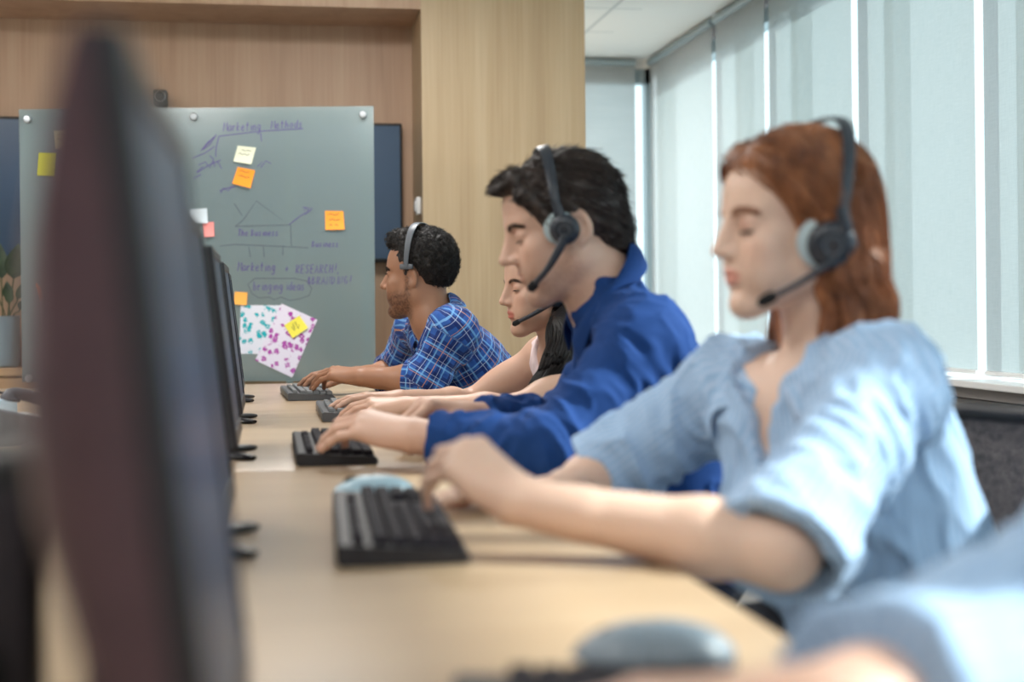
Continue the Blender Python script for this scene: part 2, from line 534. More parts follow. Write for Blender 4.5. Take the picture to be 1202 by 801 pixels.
def torso_prims(B, fem=False, inf=0.0):
    """B: dict pelvis, chest, neck (points), f (facing), w (shoulder half width scale)"""
    pel, ch, nk = B['pelvis'], B['chest'], B['neck']
    f = unit(B['f']); s = B.get('w', 1.0)
    u1 = unit(ch-pel); l = unit(np.cross(u1, f)); f1 = np.cross(l, u1)
    l2 = B.get('l2', l); u2 = unit(nk-ch); f2 = np.cross(l2, u2)
    R1 = np.stack([f1, l, u1], 1); R2 = np.stack([f2, l2, u2], 1)
    i = inf
    L = [ell(pel, (.115*s+i, .165*s+i, .13+i), R1, .05),
         ell(pel*.5+ch*.5, (.092*s+i, .130*s+i, .16+i), R1, .08),
         ell(ch, (.108*s+i, .150*s+i, .17+i), R2, .08)]
    if fem:
        for q in (1, -1):
            L.append(ell(ch+f2*.085+l2*.065*q-u2*.03, (.05+i, .055+i, .055+i), R2, .04))
    for S in (B['shL'], B['shR']):
        c = nk-u2*.015
        L.append(rc(c, S-unit(S-c)*.02, .040*s+i, .046*s+i, .05))
        tp = B.get('trap', .03); L.append(rc(nk+u2*(tp-i*1.2), c+(S-c)*.55, .034+i*.6, .030+i, .04))
        L.append(ell(ch*.55+S*.45-f2*.0, (.075*s+i, .075*s+i, .10+i), R2, .05))
    return L, (R1, R2)

# ---- strands of hair as thin tapered tubes that follow a volume
def grad(fn, X, e=.002):
    g = np.stack([fn(X+np.array(o)*e)-fn(X-np.array(o)*e) for o in np.eye(3)], -1)
    return g/np.maximum(np.linalg.norm(g, axis=-1, keepdims=True), 1e-9)
def trace(fn, roots, flow, steps, step, lift):
    X = roots.copy(); out = []; T = None
    for s in range(steps+1):
        N = grad(fn, X)
        for _ in range(2):
            X = X-N*(fn(X)-lift[:, None][:, 0]*(1.0))[:, None]
        out.append(X.copy())
        F = flow(X, N, s/steps)
        F = F-N*(F*N).sum(-1, keepdims=True)*0.9
        F = F/np.maximum(np.linalg.norm(F, axis=-1, keepdims=True), 1e-9)
        T = F if T is None else (T*.4+F*.6)
        T = T/np.maximum(np.linalg.norm(T, axis=-1, keepdims=True), 1e-9)
        X = X+T*(step[:, None] if hasattr(step, '__len__') else step)
    return np.stack(out, 1)                     # strands, points, 3
def strand_mesh(paths, r, sides=3, taper=.15, flat=None):
    S, N, _ = paths.shape
    T = np.gradient(paths, axis=1); T /= np.maximum(np.linalg.norm(T, axis=-1, keepdims=True), 1e-9)
    ref = np.where(np.abs(T[..., 2:3]) > .9, np.array([1.0, 0, 0]), np.array([0, 0, 1.0]))
    U = np.cross(T, ref); U /= np.maximum(np.linalg.norm(U, axis=-1, keepdims=True), 1e-9)
    W = np.cross(T, U)
    r = np.broadcast_to(np.asarray(r, float).reshape(-1, 1), (S, 1))
    x = np.linspace(0, 1, N)[None]
    rad = r*(np.minimum(1, .5+x*6)*(1-(1-taper)*np.maximum(0, (x-.45)/.55)))
    ang = 2*np.pi*np.arange(sides)/sides
    V = paths[:, :, None]+rad[..., None, None]*(np.cos(ang)[:, None]*U[:, :, None]+np.sin(ang)[:, None]*W[:, :, None])
    base = (np.arange(S)[:, None, None]*N+np.arange(N-1)[None, :, None])*sides
    k = np.arange(sides)[None, None]; k2 = (k+1) % sides
    Q = np.stack([base+k, base+k2, base+sides+k2, base+sides+k], -1).reshape(-1, 4)
    return V.reshape(-1, 3), Q
def merge(parts):
    V = []; Q = []; o = 0
    for v, q in parts: V.append(v); Q.append(q+o); o += len(v)
    return np.concatenate(V), np.concatenate(Q)
# ------------------------------------------------------------------ setting
make_camera()
M = {}
M['wall_wood'] = mat_wood('oak_panelling', srgb(168, 134, 108), srgb(186, 152, 125), srgb(196, 166, 138), 2, .5, .8)
M['col_wood'] = mat_wood('light_oak_veneer', srgb(176, 150, 116), srgb(192, 167, 132), srgb(202, 181, 148), 2, .45, .7)
M['desk_wood'] = mat_wood('beech_worktop', srgb(162, 136, 109), srgb(176, 151, 122), srgb(186, 163, 134), 0, .32, .8)
M['desk_edge'] = mat('worktop_edge', srgb(214, 186, 146), .4)
M['plaster'] = mat_var('wall_paint', srgb(196, 188, 190), srgb(204, 197, 198), 40, .8)
M['white_wall'] = mat_var('white_wall_paint', srgb(216, 214, 210), srgb(222, 220, 216), 30, .8)
M['floor'] = mat_var('grey_carpet', srgb(160, 158, 156), srgb(176, 174, 172), 180, .95, 0, .3)
M['frame'] = mat('aluminium_frame', srgb(150, 165, 170), .4, .3)
M['sill'] = mat('white_sill', srgb(232, 232, 232), .35)
M['sill_dark'] = mat('grey_sill_channel', srgb(120, 116, 116), .5)
M['steel'] = mat('brushed_steel', srgb(200, 205, 210), .28, 1.0)
M['black'] = mat('black_plastic', srgb(26, 26, 29), .4)
M['black_soft'] = mat('black_foam', srgb(14, 14, 16), .9)
M['white_pl'] = mat('white_plastic', srgb(226, 226, 226), .4)

def ceiling_mat():
    m = mat('ceiling_tiles', srgb(228, 232, 232), .8); t = NT(m); b = t.n['Principled BSDF']
    tc = t.n.new('ShaderNodeTexCoord'); sp = t.n.new('ShaderNodeSeparateXYZ'); t.link(tc.outputs['Object'], sp.inputs[0])
    def line(o, off):
        f = t.math('FRACT', t.math('DIVIDE', t.math('ADD', o, off), .6)); return t.math('LESS_THAN', f, .03)
    ln = t.math('MAXIMUM', line(sp.outputs[0], 30.1), line(sp.outputs[1], 30.3))
    ln = t.math('MULTIPLY', ln, t.math('LESS_THAN', sp.outputs[0], 1.86))
    t.link(t.mix(ln, srgb(242, 246, 245), srgb(206, 214, 215)), b.inputs['Base Color'])
    return m
M['ceiling'] = ceiling_mat()

def glass_mat():
    m = bpy.data.materials.new('window_glass'); m.use_nodes = True; t = NT(m); t.n.clear()
    out = t.new('ShaderNodeOutputMaterial'); tr = t.new('ShaderNodeBsdfTransparent'); gl = t.new('ShaderNodeBsdfGlossy')
    tr.inputs[0].default_value = (.90, .95, .96, 1); gl.inputs['Roughness'].default_value = .02
    mx = t.new('ShaderNodeMixShader'); mx.inputs[0].default_value = .06
    t.link(tr.outputs[0], mx.inputs[1]); t.link(gl.outputs[0], mx.inputs[2]); t.link(mx.outputs[0], out.inputs[0]); return m
M['glass'] = glass_mat()
def blind_mat():
    """woven sun-screen fabric: part of the light passes through the weave, part is scattered"""
    m = bpy.data.materials.new('sunscreen_fabric'); m.use_nodes = True; t = NT(m); t.n.clear()
    out = t.new('ShaderNodeOutputMaterial')
    di = t.new('ShaderNodeBsdfDiffuse'); tl = t.new('ShaderNodeBsdfTranslucent'); tp = t.new('ShaderNodeBsdfTransparent')
    v = t.coords('Object', (1, 60, 4)); f = t.noise(v, 4, 3)
    v2 = t.coords('Object', (1, 4, 90)); f2 = t.noise(v2, 4, 2)
    c = t.mix(.5, t.ramp(f, [(.3, srgb(204, 212, 214)), (.7, srgb(222, 228, 229))]), t.ramp(f2, [(.3, srgb(204, 212, 214)), (.7, srgb(222, 228, 229))]))
    t.link(c, di.inputs[0]); t.link(t.mix(1.0, c, (.235, .265, .265, 1), 'MULTIPLY'), tl.inputs[0]); tp.inputs[0].default_value = (.93, .97, 1, 1)
    m1 = t.new('ShaderNodeMixShader'); m1.inputs[0].default_value = .50
    m2 = t.new('ShaderNodeMixShader'); m2.inputs[0].default_value = .13
    t.link(di.outputs[0], m1.inputs[1]); t.link(tl.outputs[0], m1.inputs[2])
    t.link(m1.outputs[0], m2.inputs[1]); t.link(tp.outputs[0], m2.inputs[2]); t.link(m2.outputs[0], out.inputs[0]); return m
M['blind'] = blind_mat()

XW, YE, YB, YF, XL, ZC = 2.30, 8.30, 6.19, -2.6, -3.0, 2.49
def box_obj(name, lo, hi, m, bevel=0, parent=None, kind=None):
    bm = bmesh.new(); add_box(bm, lo, hi, bevel=bevel)
    o = obj(name, bm, m, parent)
    if kind: o['kind'] = kind
    return o
box_obj('floor', (XL-.2, YF-.2, -.1), (XW+.2, YE+.2, 0), M['floor'], kind='structure')
box_obj('ceiling', (XL-.2, YF-.2, ZC), (XW+.2, YE+.2, ZC+.1), M['ceiling'], kind='structure')
box_obj('wall_left', (XL-.12, YF, 0), (XL, YE, ZC), M['white_wall'], kind='structure')
box_obj('wall_front', (XL, YF-.12, 0), (XW, YF, ZC), M['white_wall'], kind='structure')
box_obj('wall_back', (XL, YB, 0), (.66, YB+.12, ZC), M['wall_wood'], kind='structure')
box_obj('column_oak', (.628, 5.80, 0), (1.314, 6.9, ZC), M['col_wood'], kind='structure')
bm = bmesh.new(); add_box(bm, (XL, 5.80, 2.228), (.627, YB, ZC))
obj('soffit_trim', bm, M['wall_wood'])['kind'] = 'structure'
# window wall: parapet, header, piers beyond the bays
bm = bmesh.new(); add_box(bm, (XW, YF, 0), (XW+.2, YE+.12, .70)); add_box(bm, (XW, YF, 2.40), (XW+.2, YE+.12, ZC))
obj('wall_right', bm, M['plaster'])['kind'] = 'structure'
bm = bmesh.new(); add_box(bm, (XW-.15, YF, .735), (XW+.05, YE, .757), bevel=.004)
obj('trim_1', bm, M['sill'])['kind'] = 'structure'
bm = bmesh.new(); add_box(bm, (XW-.12, YF, .700), (XW+.02, YE, .735)); add_box(bm, (XW-.10, YF, .660), (XW+.02, YE, .694))
obj('trim_2', bm, M['sill_dark'])['kind'] = 'structure'
edges = [8.28, 7.01, 6.23, 5.24, 4.26, 3.28, 2.30, 1.32, .34, -.64, -1.62, -2.58]
wn = 0
for a, b in zip(edges[:-1], edges[1:]):
    wn += 1
    bm = bmesh.new()
    add_box(bm, (XW+.06, a-.14, .70), (XW+.13, a-.06, 2.40)) if wn > 1 else add_box(bm, (XW+.02, a-.12, .70), (XW+.10, a+.02, 2.40))
    add_box(bm, (XW+.02, b, 2.33), (XW+.10, a, 2.40)); add_box(bm, (XW+.02, b, .70), (XW+.10, a, .757))
    fo = obj('window_%d' % wn, bm, M['frame']); fo['kind'] = 'structure'
    bm = bmesh.new(); add_box(bm, (XW+.055, b-.05, .70), (XW+.063, a-.05, 2.40)); obj('glass', bm, M['glass'], fo)
# end window in the far wall
bm = bmesh.new(); add_box(bm, (1.30, YE, 0), (XW, YE+.12, .70)); add_box(bm, (1.2, YE, 2.43), (XW, YE+.12, ZC)); add_box(bm, (-3.0, YE, 0), (1.45, YE+.12, ZC))
obj('wall_end', bm, M['white_wall'])['kind'] = 'structure'
bm = bmesh.new(); add_box(bm, (1.45, YE, .7), (1.78, YE+.08, 2.43)); add_box(bm, (1.45, YE, 2.34), (XW, YE+.08, 2.43)); add_box(bm, (XW-.05, YE, .7), (XW, YE+.08, 2.43)); add_box(bm, (1.45, YE, .7), (XW, YE+.08, .78))
wn += 1; fo = obj('window_%d' % wn, bm, M['frame']); fo['kind'] = 'structure'
bm = bmesh.new(); add_box(bm, (1.7, YE+.04, .7), (XW, YE+.048, 2.43)); obj('glass', bm, M['glass'], fo)

def blind(lo, hi, axis, label):
    """roller blind hanging from a tube; fabric slightly waved; weighted bottom bar"""
    (x0, y0), (x1, y1) = lo, hi
    t = thing('roller_blind', label, 'blind', ((x0+x1)/2, (y0+y1)/2, .765), 0, 'roller blinds along the windows')
    o = Vector(t.location)
    bm = bmesh.new(); n = 8
    rows = []
    nx = Vector((-1, 0, 0)) if axis == 'Y' else Vector((0, -1, 0))
    for j in range(2):
        z = .775 if j == 0 else ZC-.03
        rows.append([bm.verts.new(Vector((x0+(x1-x0)*k/n, y0+(y1-y0)*k/n, z))-o+nx*.0) for k in range(n+1)])
    for k in range(n): bm.faces.new((rows[0][k], rows[0][k+1], rows[1][k+1], rows[1][k]))
    obj('fabric', bm, M['blind'], t)
    bm = bmesh.new(); add_tube(bm, [Vector((x0, y0, .775))-o, Vector((x1, y1, .775))-o], .009, 8); obj('bottom_bar', bm, M['sill'], t, 40)
    bm = bmesh.new(); add_tube(bm, [Vector((x0, y0, ZC-.03))-o, Vector((x1, y1, ZC-.03))-o], .022, 12); obj('roller_tube', bm, M['frame'], t, 40)
bl_names = ['pale blind in the bay beside the far corner of the window wall',
            'narrow pale blind second from the far corner, seen above the blue shirt man',
            'pale blind third from the far corner, above the red-haired woman',
            'wide pale blind just behind the red hair, fourth from the corner',
            'pale blind cut by the right picture edge above the sill']
for i, (a, b) in enumerate(zip(edges[:-1], edges[1:])):
    if i < 6:
        lab = bl_names[i] if i < 5 else 'pale blind nearest the camera, just outside the right edge'
        blind((XW-.035, a-.028-(.012 if i == 0 else 0)), (XW-.035, b+.028), 'Y', lab)
blind((1.47, YE-.03), (XW-.12, YE-.03), 'X', 'pale blind on the end window beyond the oak column')

# ------------------------------------------------------------------ television screens, camera, sideboard, plant
def screen_mat(c, rough=.18):
    return mat('dark_screen_glass', c, rough, 0, .6)
M['tv'] = screen_mat(srgb(54, 78, 106), .22)
def television(x0, x1, z0, z1, label):
    t = thing('wall_television', label, 'television', ((x0+x1)/2, YB-.03, z0), 0, 'televisions on the panelled wall')
    w = (x1-x0)/2; h = z1-z0
    bm = bmesh.new(); add_box(bm, (-w, -.045, 0), (w, 0.0, h), bevel=.006)
    obj('housing', bm, M['black'], t, 40)
    bm = bmesh.new(); add_box(bm, (-w+.012, -.047, .016), (w-.012, -.044, h-.012)); obj('screen', bm, M['tv'], t)
    bm = bmesh.new(); add_box(bm, (-.15, 0, h*.3), (.15, .03, h*.7)); obj('wall_bracket', bm, M['black'], t)
pR = aY(472, 145, YB-.07); pB = aY(472, 308, YB-.07)
television(pR[0]-1.07, pR[0], pB[2], pR[2], 'black wall television peeping out at the right of the glass board')
television(pR[0]-2.16, pR[0]-1.09, pB[2], pR[2]+.01, 'black wall television at the left picture edge above the plant')
p = aY(188, 116, YB-.10)
t = thing('conference_camera', 'small black camera with a ringed lens above the glass board', 'camera', tuple(p), 0)
bm = bmesh.new(); add_box(bm, (-.030, -.03, -.034), (.030, .03, .034), bevel=.008); obj('housing', bm, M['black'], t, 40)
bm = bmesh.new(); add_lathe(bm, [(.0, 0), (.022, 0), (.024, .006), (.018, .012), (0, .014)], frame_mat((0, -.03, .004), (1, 0, 0), (0, 0, 1), (0, -1, 0))); obj('lens', bm, M['black'], t, 30)
bm = bmesh.new(); add_lathe(bm, [(.022, .004), (.0235, .009), (.020, .012), (.019, .008)], frame_mat((0, -.0305, .004), (1, 0, 0), (0, 0, 1), (0, -1, 0))); obj('lens_ring', bm, M['steel'], t, 30)
bm = bmesh.new(); add_box(bm, (-.012, .0, -.09), (.012, .095, -.034)); add_box(bm, (-.02, .085, -.09), (.02, .0999, .02)); obj('wall_bracket', bm, M['black'], t)

M['side_wood'] = mat_wood('sideboard_oak', srgb(160, 124, 92), srgb(184, 148, 112), srgb(198, 164, 128), 0, .45, .8)
zs = aY(10, 431, 6.03)[2]
t = thing('sideboard', 'low oak sideboard against the panelled wall under the televisions', 'sideboard', (-.55, 6.0, 0))
bm = bmesh.new(); add_box(bm, (-1.55, -.05, .08), (1.0, .18, zs-.035)); obj('carcass', bm, M['side_wood'], t)
bm = bmesh.new(); add_box(bm, (-1.57, -.08, zs-.033), (1.02, .185, zs), bevel=.003); obj('top', bm, M['side_wood'], t)
bm = bmesh.new(); add_box(bm, (-1.5, -.02, 0), (.95, .15, .08)); obj('plinth', bm, M['black'], t)
for k in range(4):
    x = -1.55+k*.6375
    bm = bmesh.new(); add_box(bm, (x+.004, -.068, .09), (x+.633, -.05, zs-.04), bevel=.002); d = obj('door', bm, M['side_wood'], t)
    bm = bmesh.new(); add_tube(bm, [(x+.56, -.068, .55), (x+.56, -.085, .55), (x+.56, -.085, .42), (x+.56, -.068, .42)], .004, 8); obj('handle', bm, M['steel'], d, 40)

pp = aY(-3, 430, 6.03)
t = thing('potted_plant', 'leafy green plant in a brushed metal pot on the sideboard', 'plant', (pp[0], 6.03, zs))
bm = bmesh.new(); add_lathe(bm, [(0, 0), (.078, 0), (.086, .006), (.090, .03), (.089, .19), (.091, .205), (.088, .207), (.084, .203), (.083, .17), (0, .17)], n=40); obj('pot', bm, mat('silver_pot', srgb(168, 184, 196), .4, .35), t, 40)
bm = bmesh.new(); add_lathe(bm, [(.0, .172), (.05, .176), (.083, .168)], n=24); obj('soil', bm, mat_var('soil', srgb(48, 36, 28), srgb(70, 54, 42), 80, .95), t, 40)
M['leaf'] = mat_var('plant_leaf', srgb(46, 62, 46), srgb(70, 88, 64), 20, .4)
M['stem'] = mat('plant_stem', srgb(88, 92, 60), .6)
def leaf_bm(base, tip, width, curl=.2, up=(0, 0, 1)):
    bm = bmesh.new(); b = Vector(base); d = Vector(tip)-b; L = d.length; d.normalize()
    s = d.cross(Vector(up)).normalized(); n = s.cross(d)
    rows = []
    for i in range(9):
        u = i/8; w = width*math.sin(math.pi*min(1, u**.8))*(1-.15*u)+.0015
        c = b+d*L*u-n*(curl*L*u*u)
        rows.append([c-s*w+n*w*.22, c-n*0.001, c+s*w+n*w*.22])
    rr = [[bm.verts.new(p) for p in r]+[bm.verts.new(p-n*.0012) for p in r[::-1]] for r in rows]
    for a, c in zip(rr[:-1], rr[1:]):
        for k in range(6): bm.faces.new((a[k], a[(k+1) % 6], c[(k+1) % 6], c[k]))
    bm.faces.new(rr[0][::-1]); bm.faces.new(rr[-1])
    return bm
def loc(px, py): q = aY(px, py, 5.90); return Vector((q[0]-pp[0], -.03, q[2]-zs))
for sx, sy, bx, lx, ly, w in [(2, 372, 0, 17, 285, .045), (5, 372, 6, 3, 330, .022), (8, 372, 18, 26, 352, .020), (4, 372, 20, 24, 330, .016), (0, 372, -14, -22, 310, .03), (-4, 372, -8, -5, 285, .03), (3, 372, 3, 6, 338, .018)]:
    st = loc(sx, sy)-Vector((0, 0, .02)); en = loc(lx, ly); st.y = 0; 
    md = st.lerp(en, .55)
    bm = bmesh.new(); add_tube(bm, bez(st, st+Vector((0, 0, .05)), md-Vector((0, 0, .02)), md, 8), [.003]*8, 6); sobj = obj('stem', bm, M['stem'], t, 60)
    obj('leaf', leaf_bm(md, en, w, .12, (0.2, -.9, .35)), M['leaf'], t, 60)

p = aY(487, 242, 5.9)
t = thing('wall_switch', 'small white switch box on the side of the oak column', 'switch', (.627, p[1], p[2]))
bm = bmesh.new(); add_box(bm, (-.018, -.03, -.036), (0, .03, .036), bevel=.004); obj('back_plate', bm, M['white_pl'], t, 40)
bm = bmesh.new(); add_box(bm, (-.023, -.016, -.022), (-.018, .016, .022), bevel=.002); obj('rocker', bm, M['white_pl'], t, 40)

# ------------------------------------------------------------------ glass writing board
BD = 5.40
def bp(px, py, off=0.0):
    """point on the board's face (a plane square to the camera's level heading)"""
    r = ray(px, py); r = r/(r@_fw); return Vector(_C+r*(BD-off))
def board_glass():
    m = bpy.data.materials.new('frosted_board_glass'); m.use_nodes = True; t = NT(m); t.n.clear()
    out = t.new('ShaderNodeOutputMaterial')
    di = t.new('ShaderNodeBsdfDiffuse'); di.inputs[0].default_value = srgb(168, 190, 194)
    tl = t.new('ShaderNodeBsdfTranslucent'); tl.inputs[0].default_value = srgb(186, 208, 212)
    tp = t.new('ShaderNodeBsdfTransparent'); tp.inputs[0].default_value = (.80, .90, .90, 1)
    gl = t.new('ShaderNodeBsdfGlossy'); gl.inputs['Roughness'].default_value = .16
    fr = t.new('ShaderNodeFresnel'); fr.inputs[0].default_value = 1.5
    m0 = t.new('ShaderNodeMixShader'); m0.inputs[0].default_value = .35
    m1 = t.new('ShaderNodeMixShader'); m1.inputs[0].default_value = .50
    m2 = t.new('ShaderNodeMixShader')
    t.link(di.outputs[0], m0.inputs[1]); t.link(tl.outputs[0], m0.inputs[2])
    t.link(m0.outputs[0], m1.inputs[1]); t.link(tp.outputs[0], m1.inputs[2])
    t.link(t.math('ADD', fr.outputs[0], .10), m2.inputs[0])
    t.link(m1.outputs[0], m2.inputs[1]); t.link(gl.outputs[0], m2.inputs[2]); t.link(m2.outputs[0], out.inputs[0]); return m
M['board'] = board_glass()
M['rail'] = mat('pale_board_rail', srgb(216, 232, 234), .45, .1)
M['rail_top'] = mat('grey_board_rail', srgb(128, 140, 142), .5, .1)
c = bp(230, 448)
board = thing('glass_board', 'frosted glass writing board with purple marker notes and steel studs', 'whiteboard', (c.x, c.y, 0), 0)
rx, ry, rz = Vector(_rt), Vector(_up), -Vector(_fw)
def bm_quadbox(c4, off0, off1):
    """c4 pixel corners (tl,tr,br,bl) on the board face -> slab from off0 to off1 in front of it"""
    bm = bmesh.new()
    a = [bm.verts.new(bp(*p, off0)) for p in c4]; b = [bm.verts.new(bp(*p, off1)) for p in c4]
    bm.faces.new(a); bm.faces.new(b[::-1])
    for k in range(4): bm.faces.new((a[k], a[(k+1) % 4], b[(k+1) % 4], b[k]))
    return bm
world_child(obj('glass_panel', bm_quadbox([(22, 128.5), (438.5, 124.5), (441, 447.5), (27, 448.5)], -.008, 0), M['board']), board)
for q in [[(29, 134), (38, 134), (43, 447), (34, 447)], [(423, 130), (432, 130), (435, 446), (426, 446)]]:
    world_child(obj('side_rail', bm_quadbox(q, -.032, -.014), M['rail']), board)
world_child(obj('top_rail', bm_quadbox([(38, 132), (424, 129), (424, 146), (38, 149)], -.032, -.018), M['rail_top']), board)
for px, py in [(33, 140.5), (228, 137.5), (426.5, 135), (35.5, 444.5), (232, 444), (430, 443)]:
    bm = bmesh.new(); q = bp(px, py)
    add_lathe(bm, [(0, -.03), (.006, -.03), (.006, 0), (.0135, 0), (.0145, .003), (.0145, .012), (.012, .015), (0, .016)], frame_mat(q, rx, ry, rz), 20)
    world_child(obj('steel_stud', bm, M['steel'], None, 35), board)
for px in (120, 340):
    bm = bmesh.new(); q0 = bp(px, 140, -.045); q1 = bp(px, 447, -.045)
    add_tube(bm, [q0, q1, Vector((q1.x, q1.y, .02))], .014, 10); add_box(bm, (q0.x-.03, q0.y-.25, 0.0), (q0.x+.03, q0.y+.20, .03), bevel=.004)
    world_child(obj('stand_leg', bm, M['rail'], None, 40), board)
    
# handwriting: polyline letters on a unit grid (x 0..1, y 0..1)
GL = {
 'M': [[(0, 0), (.1, 1), (.45, .3), (.8, 1), (.95, 0)]], 'a': [[(.75, .55), (.4, .65), (.05, .35), (.25, 0), (.7, .2), (.75, .6), (.8, 0)]],
 'r': [[(.1, .6), (.2, 0)], [(.18, .35), (.4, .6), (.7, .55)]], 'k': [[(.1, 1), (.1, 0)], [(.6, .6), (.1, .3), (.65, 0)]],
 'e': [[(.05, .3), (.7, .38), (.45, .65), (.1, .45), (.1, .1), (.4, 0), (.75, .12)]], 't': [[(.35, 1), (.35, .1), (.6, 0)], [(.05, .65), (.7, .65)]],
 'i': [[(.3, .6), (.35, 0)], [(.3, .85), (.33, .88)]], 'n': [[(.1, .6), (.15, 0)], [(.12, .35), (.4, .65), (.65, .5), (.7, 0)]],
 'g': [[(.7, .6), (.3, .65), (.1, .3), (.4, .05), (.7, .3), (.7, .6), (.65, -.3), (.3, -.4), (.05, -.25)]], 'o': [[(.4, .62), (.08, .35), (.35, 0), (.7, .25), (.6, .58), (.35, .62)]],
 'h': [[(.1, 1), (.12, 0)], [(.12, .35), (.4, .62), (.65, .45), (.68, 0)]], 'd': [[(.65, .5), (.3, .62), (.08, .3), (.3, 0), (.65, .2), (.7, 1), (.72, 0)]],
 's': [[(.65, .55), (.3, .62), (.15, .42), (.6, .2), (.4, 0), (.05, .08)]], 'b': [[(.1, 1), (.12, 0), (.55, .05), (.7, .35), (.4, .55), (.12, .4)]],
 'u': [[(.1, .6), (.15, .1), (.45, 0), (.65, .25), (.68, .6), (.75, 0)]], '+': [[(.1, .35), (.7, .35)], [(.4, .05), (.4, .65)]],
 'R': [[(.1, 0), (.1, 1), (.6, .9), (.55, .55), (.1, .5), (.7, 0)]], 'E': [[(.7, 1), (.1, 1), (.1, 0), (.7, 0)], [(.1, .5), (.6, .5)]],
 'S': [[(.7, .85), (.4, 1), (.1, .75), (.65, .3), (.4, 0), (.05, .15)]], 'A': [[(.05, 0), (.4, 1), (.75, 0)], [(.2, .4), (.65, .4)]],
 'C': [[(.7, .85), (.3, 1), (.05, .5), (.3, 0), (.7, .12)]], 'H': [[(.1, 0), (.1, 1)], [(.7, 0), (.7, 1)], [(.1, .5), (.7, .5)]],
 '!': [[(.4, 1.1), (.3, .3)], [(.28, .02), (.3, 0)]], '&': [[(.75, 0), (.2, .75), (.4, 1), (.55, .8), (.1, .25), (.35, 0), (.75, .4)]],
 'B': [[(.1, 0), (.1, 1), (.6, .85), (.15, .55), (.7, .3), (.1, 0)]], 'N': [[(.1, 0), (.1, 1), (.7, 0), (.7, 1)]],
 'D': [[(.1, 0), (.1, 1), (.6, .8), (.65, .25), (.1, 0)]], 'I': [[(.4, 0), (.4, 1)]], 'G': [[(.7, .85), (.35, 1), (.05, .5), (.35, 0), (.7, .2), (.7, .45), (.4, .45)]],
 'T': [[(.4, 0), (.4, 1)], [(0, 1), (.8, 1)]], ',': [[(.3, .1), (.2, -.2)]], ' ': [],
}
M['ink'] = mat('purple_marker_ink', srgb(88, 76, 134), .6)
M['ink2'] = mat('grey_marker_ink', srgb(84, 92, 106), .6)
def ink_strokes(bm, strokes, w=1.0, off=.001):
    """strokes: pixel polylines; each becomes a flat ribbon of ink w pixels wide with a little thickness"""
    for st in strokes:
        if len(st) < 2: continue
        pts = [bp(x, y, off) for x, y in st]
        add_tube(bm, pts, w/1669*BD*.5, 4, True, (rz, .15))
def write(bm, text, x, y, cw, ch, slope=0.0, w=1.0):
    S = []
    for ch_ in text:
        for st in GL.get(ch_, []):
            S.append([(x+(u+v*.18)*cw*.95, y-v*ch+slope*(u*cw)) for u, v in st])
        x += cw*(.62 if ch_ in 'i!I, ' else 1.0); y += slope*cw
    ink_strokes(bm, S, w); return x
def hand(*jobs):
    for j in jobs:
        bm = bmesh.new(); write(bm, *j); world_child(obj('handwriting', bm, M['ink']), board)
hand(('Marketing', 262, 154, 5.2, 10, -.02), ('Methods', 318, 151, 5.4, 9, -.03), ('The Business', 279, 277, 4.3, 7.5), ('Business', 366, 290, 4.2, 7), ('Marketing', 279, 318, 5.2, 10, .01), ('+', 334, 319, 6, 9),
     ('RESEARCH!,', 347, 321, 5.6, 10, -.01), ('&BRANDING!', 360, 334, 5.7, 9, -.01), ('bringing ideas', 297, 341, 4.9, 10))
def sketch(name, m, strokes, w):
    bm = bmesh.new(); ink_strokes(bm, strokes, w); world_child(obj(name, bm, m), board)
sketch('underline', M['ink'], [[(257, 160), (306, 154), (356, 151)]], 1.0)
sketch('branch_line', M['ink'], [[(257, 160), (254, 172), (253, 184)]], 1.0); sketch('branch_line', M['ink'], [[(225, 186), (240, 180), (252, 172)]], 1.0); sketch('branch_line', M['ink'], [[(306, 156), (307, 166)]], 1.0)
for st in [[(231, 203), (245, 194), (259, 188)], [(236, 177), (243, 168), (250, 162), (254, 158), (246, 170), (238, 176), (248, 164)], [(246, 183), (250, 186), (252, 196), (256, 190), (260, 198)],
    [(226, 210), (236, 205)], [(231, 202), (238, 196), (233, 194), (241, 190), (246, 197), (250, 189)], [(258, 224), (266, 221), (277, 219), (272, 219), (268, 224), (262, 221), (259, 227)], [(302, 196), (308, 190), (306, 197), (312, 189), (318, 192)]]:
    sketch('scribble', M['ink'], [st], 1.0)
sketch('house_sketch', M['ink2'], [[(276, 266), (285, 259), (301, 236), (339, 264), (276, 266)]], .9); sketch('house_sketch', M['ink2'], [[(339, 264), (341, 264), (342, 290)]], .9); sketch('house_sketch', M['ink2'], [[(258, 289), (275, 287), (362, 291)]], .9)
for st in [[(275, 239), (284, 253)], [(292, 290), (294, 302)], [(309, 288), (310, 302)], [(332, 288), (332, 300)]]: sketch('sketch_stroke', M['ink2'], [st], .9)
sketch('arrow_sketch', M['ink'], [[(339, 264), (352, 254), (366, 246), (355, 243), (367, 245), (358, 252), (357, 244), (364, 248)]], 1.0)
sketch('cloud_outline', M['ink2'], [[(299, 327), (291, 334), (296, 345), (304, 350), (316, 349), (322, 352), (330, 349), (340, 353), (352, 351), (363, 347), (366, 339), (360, 330), (345, 327), (320, 327), (299, 327)]], .9)

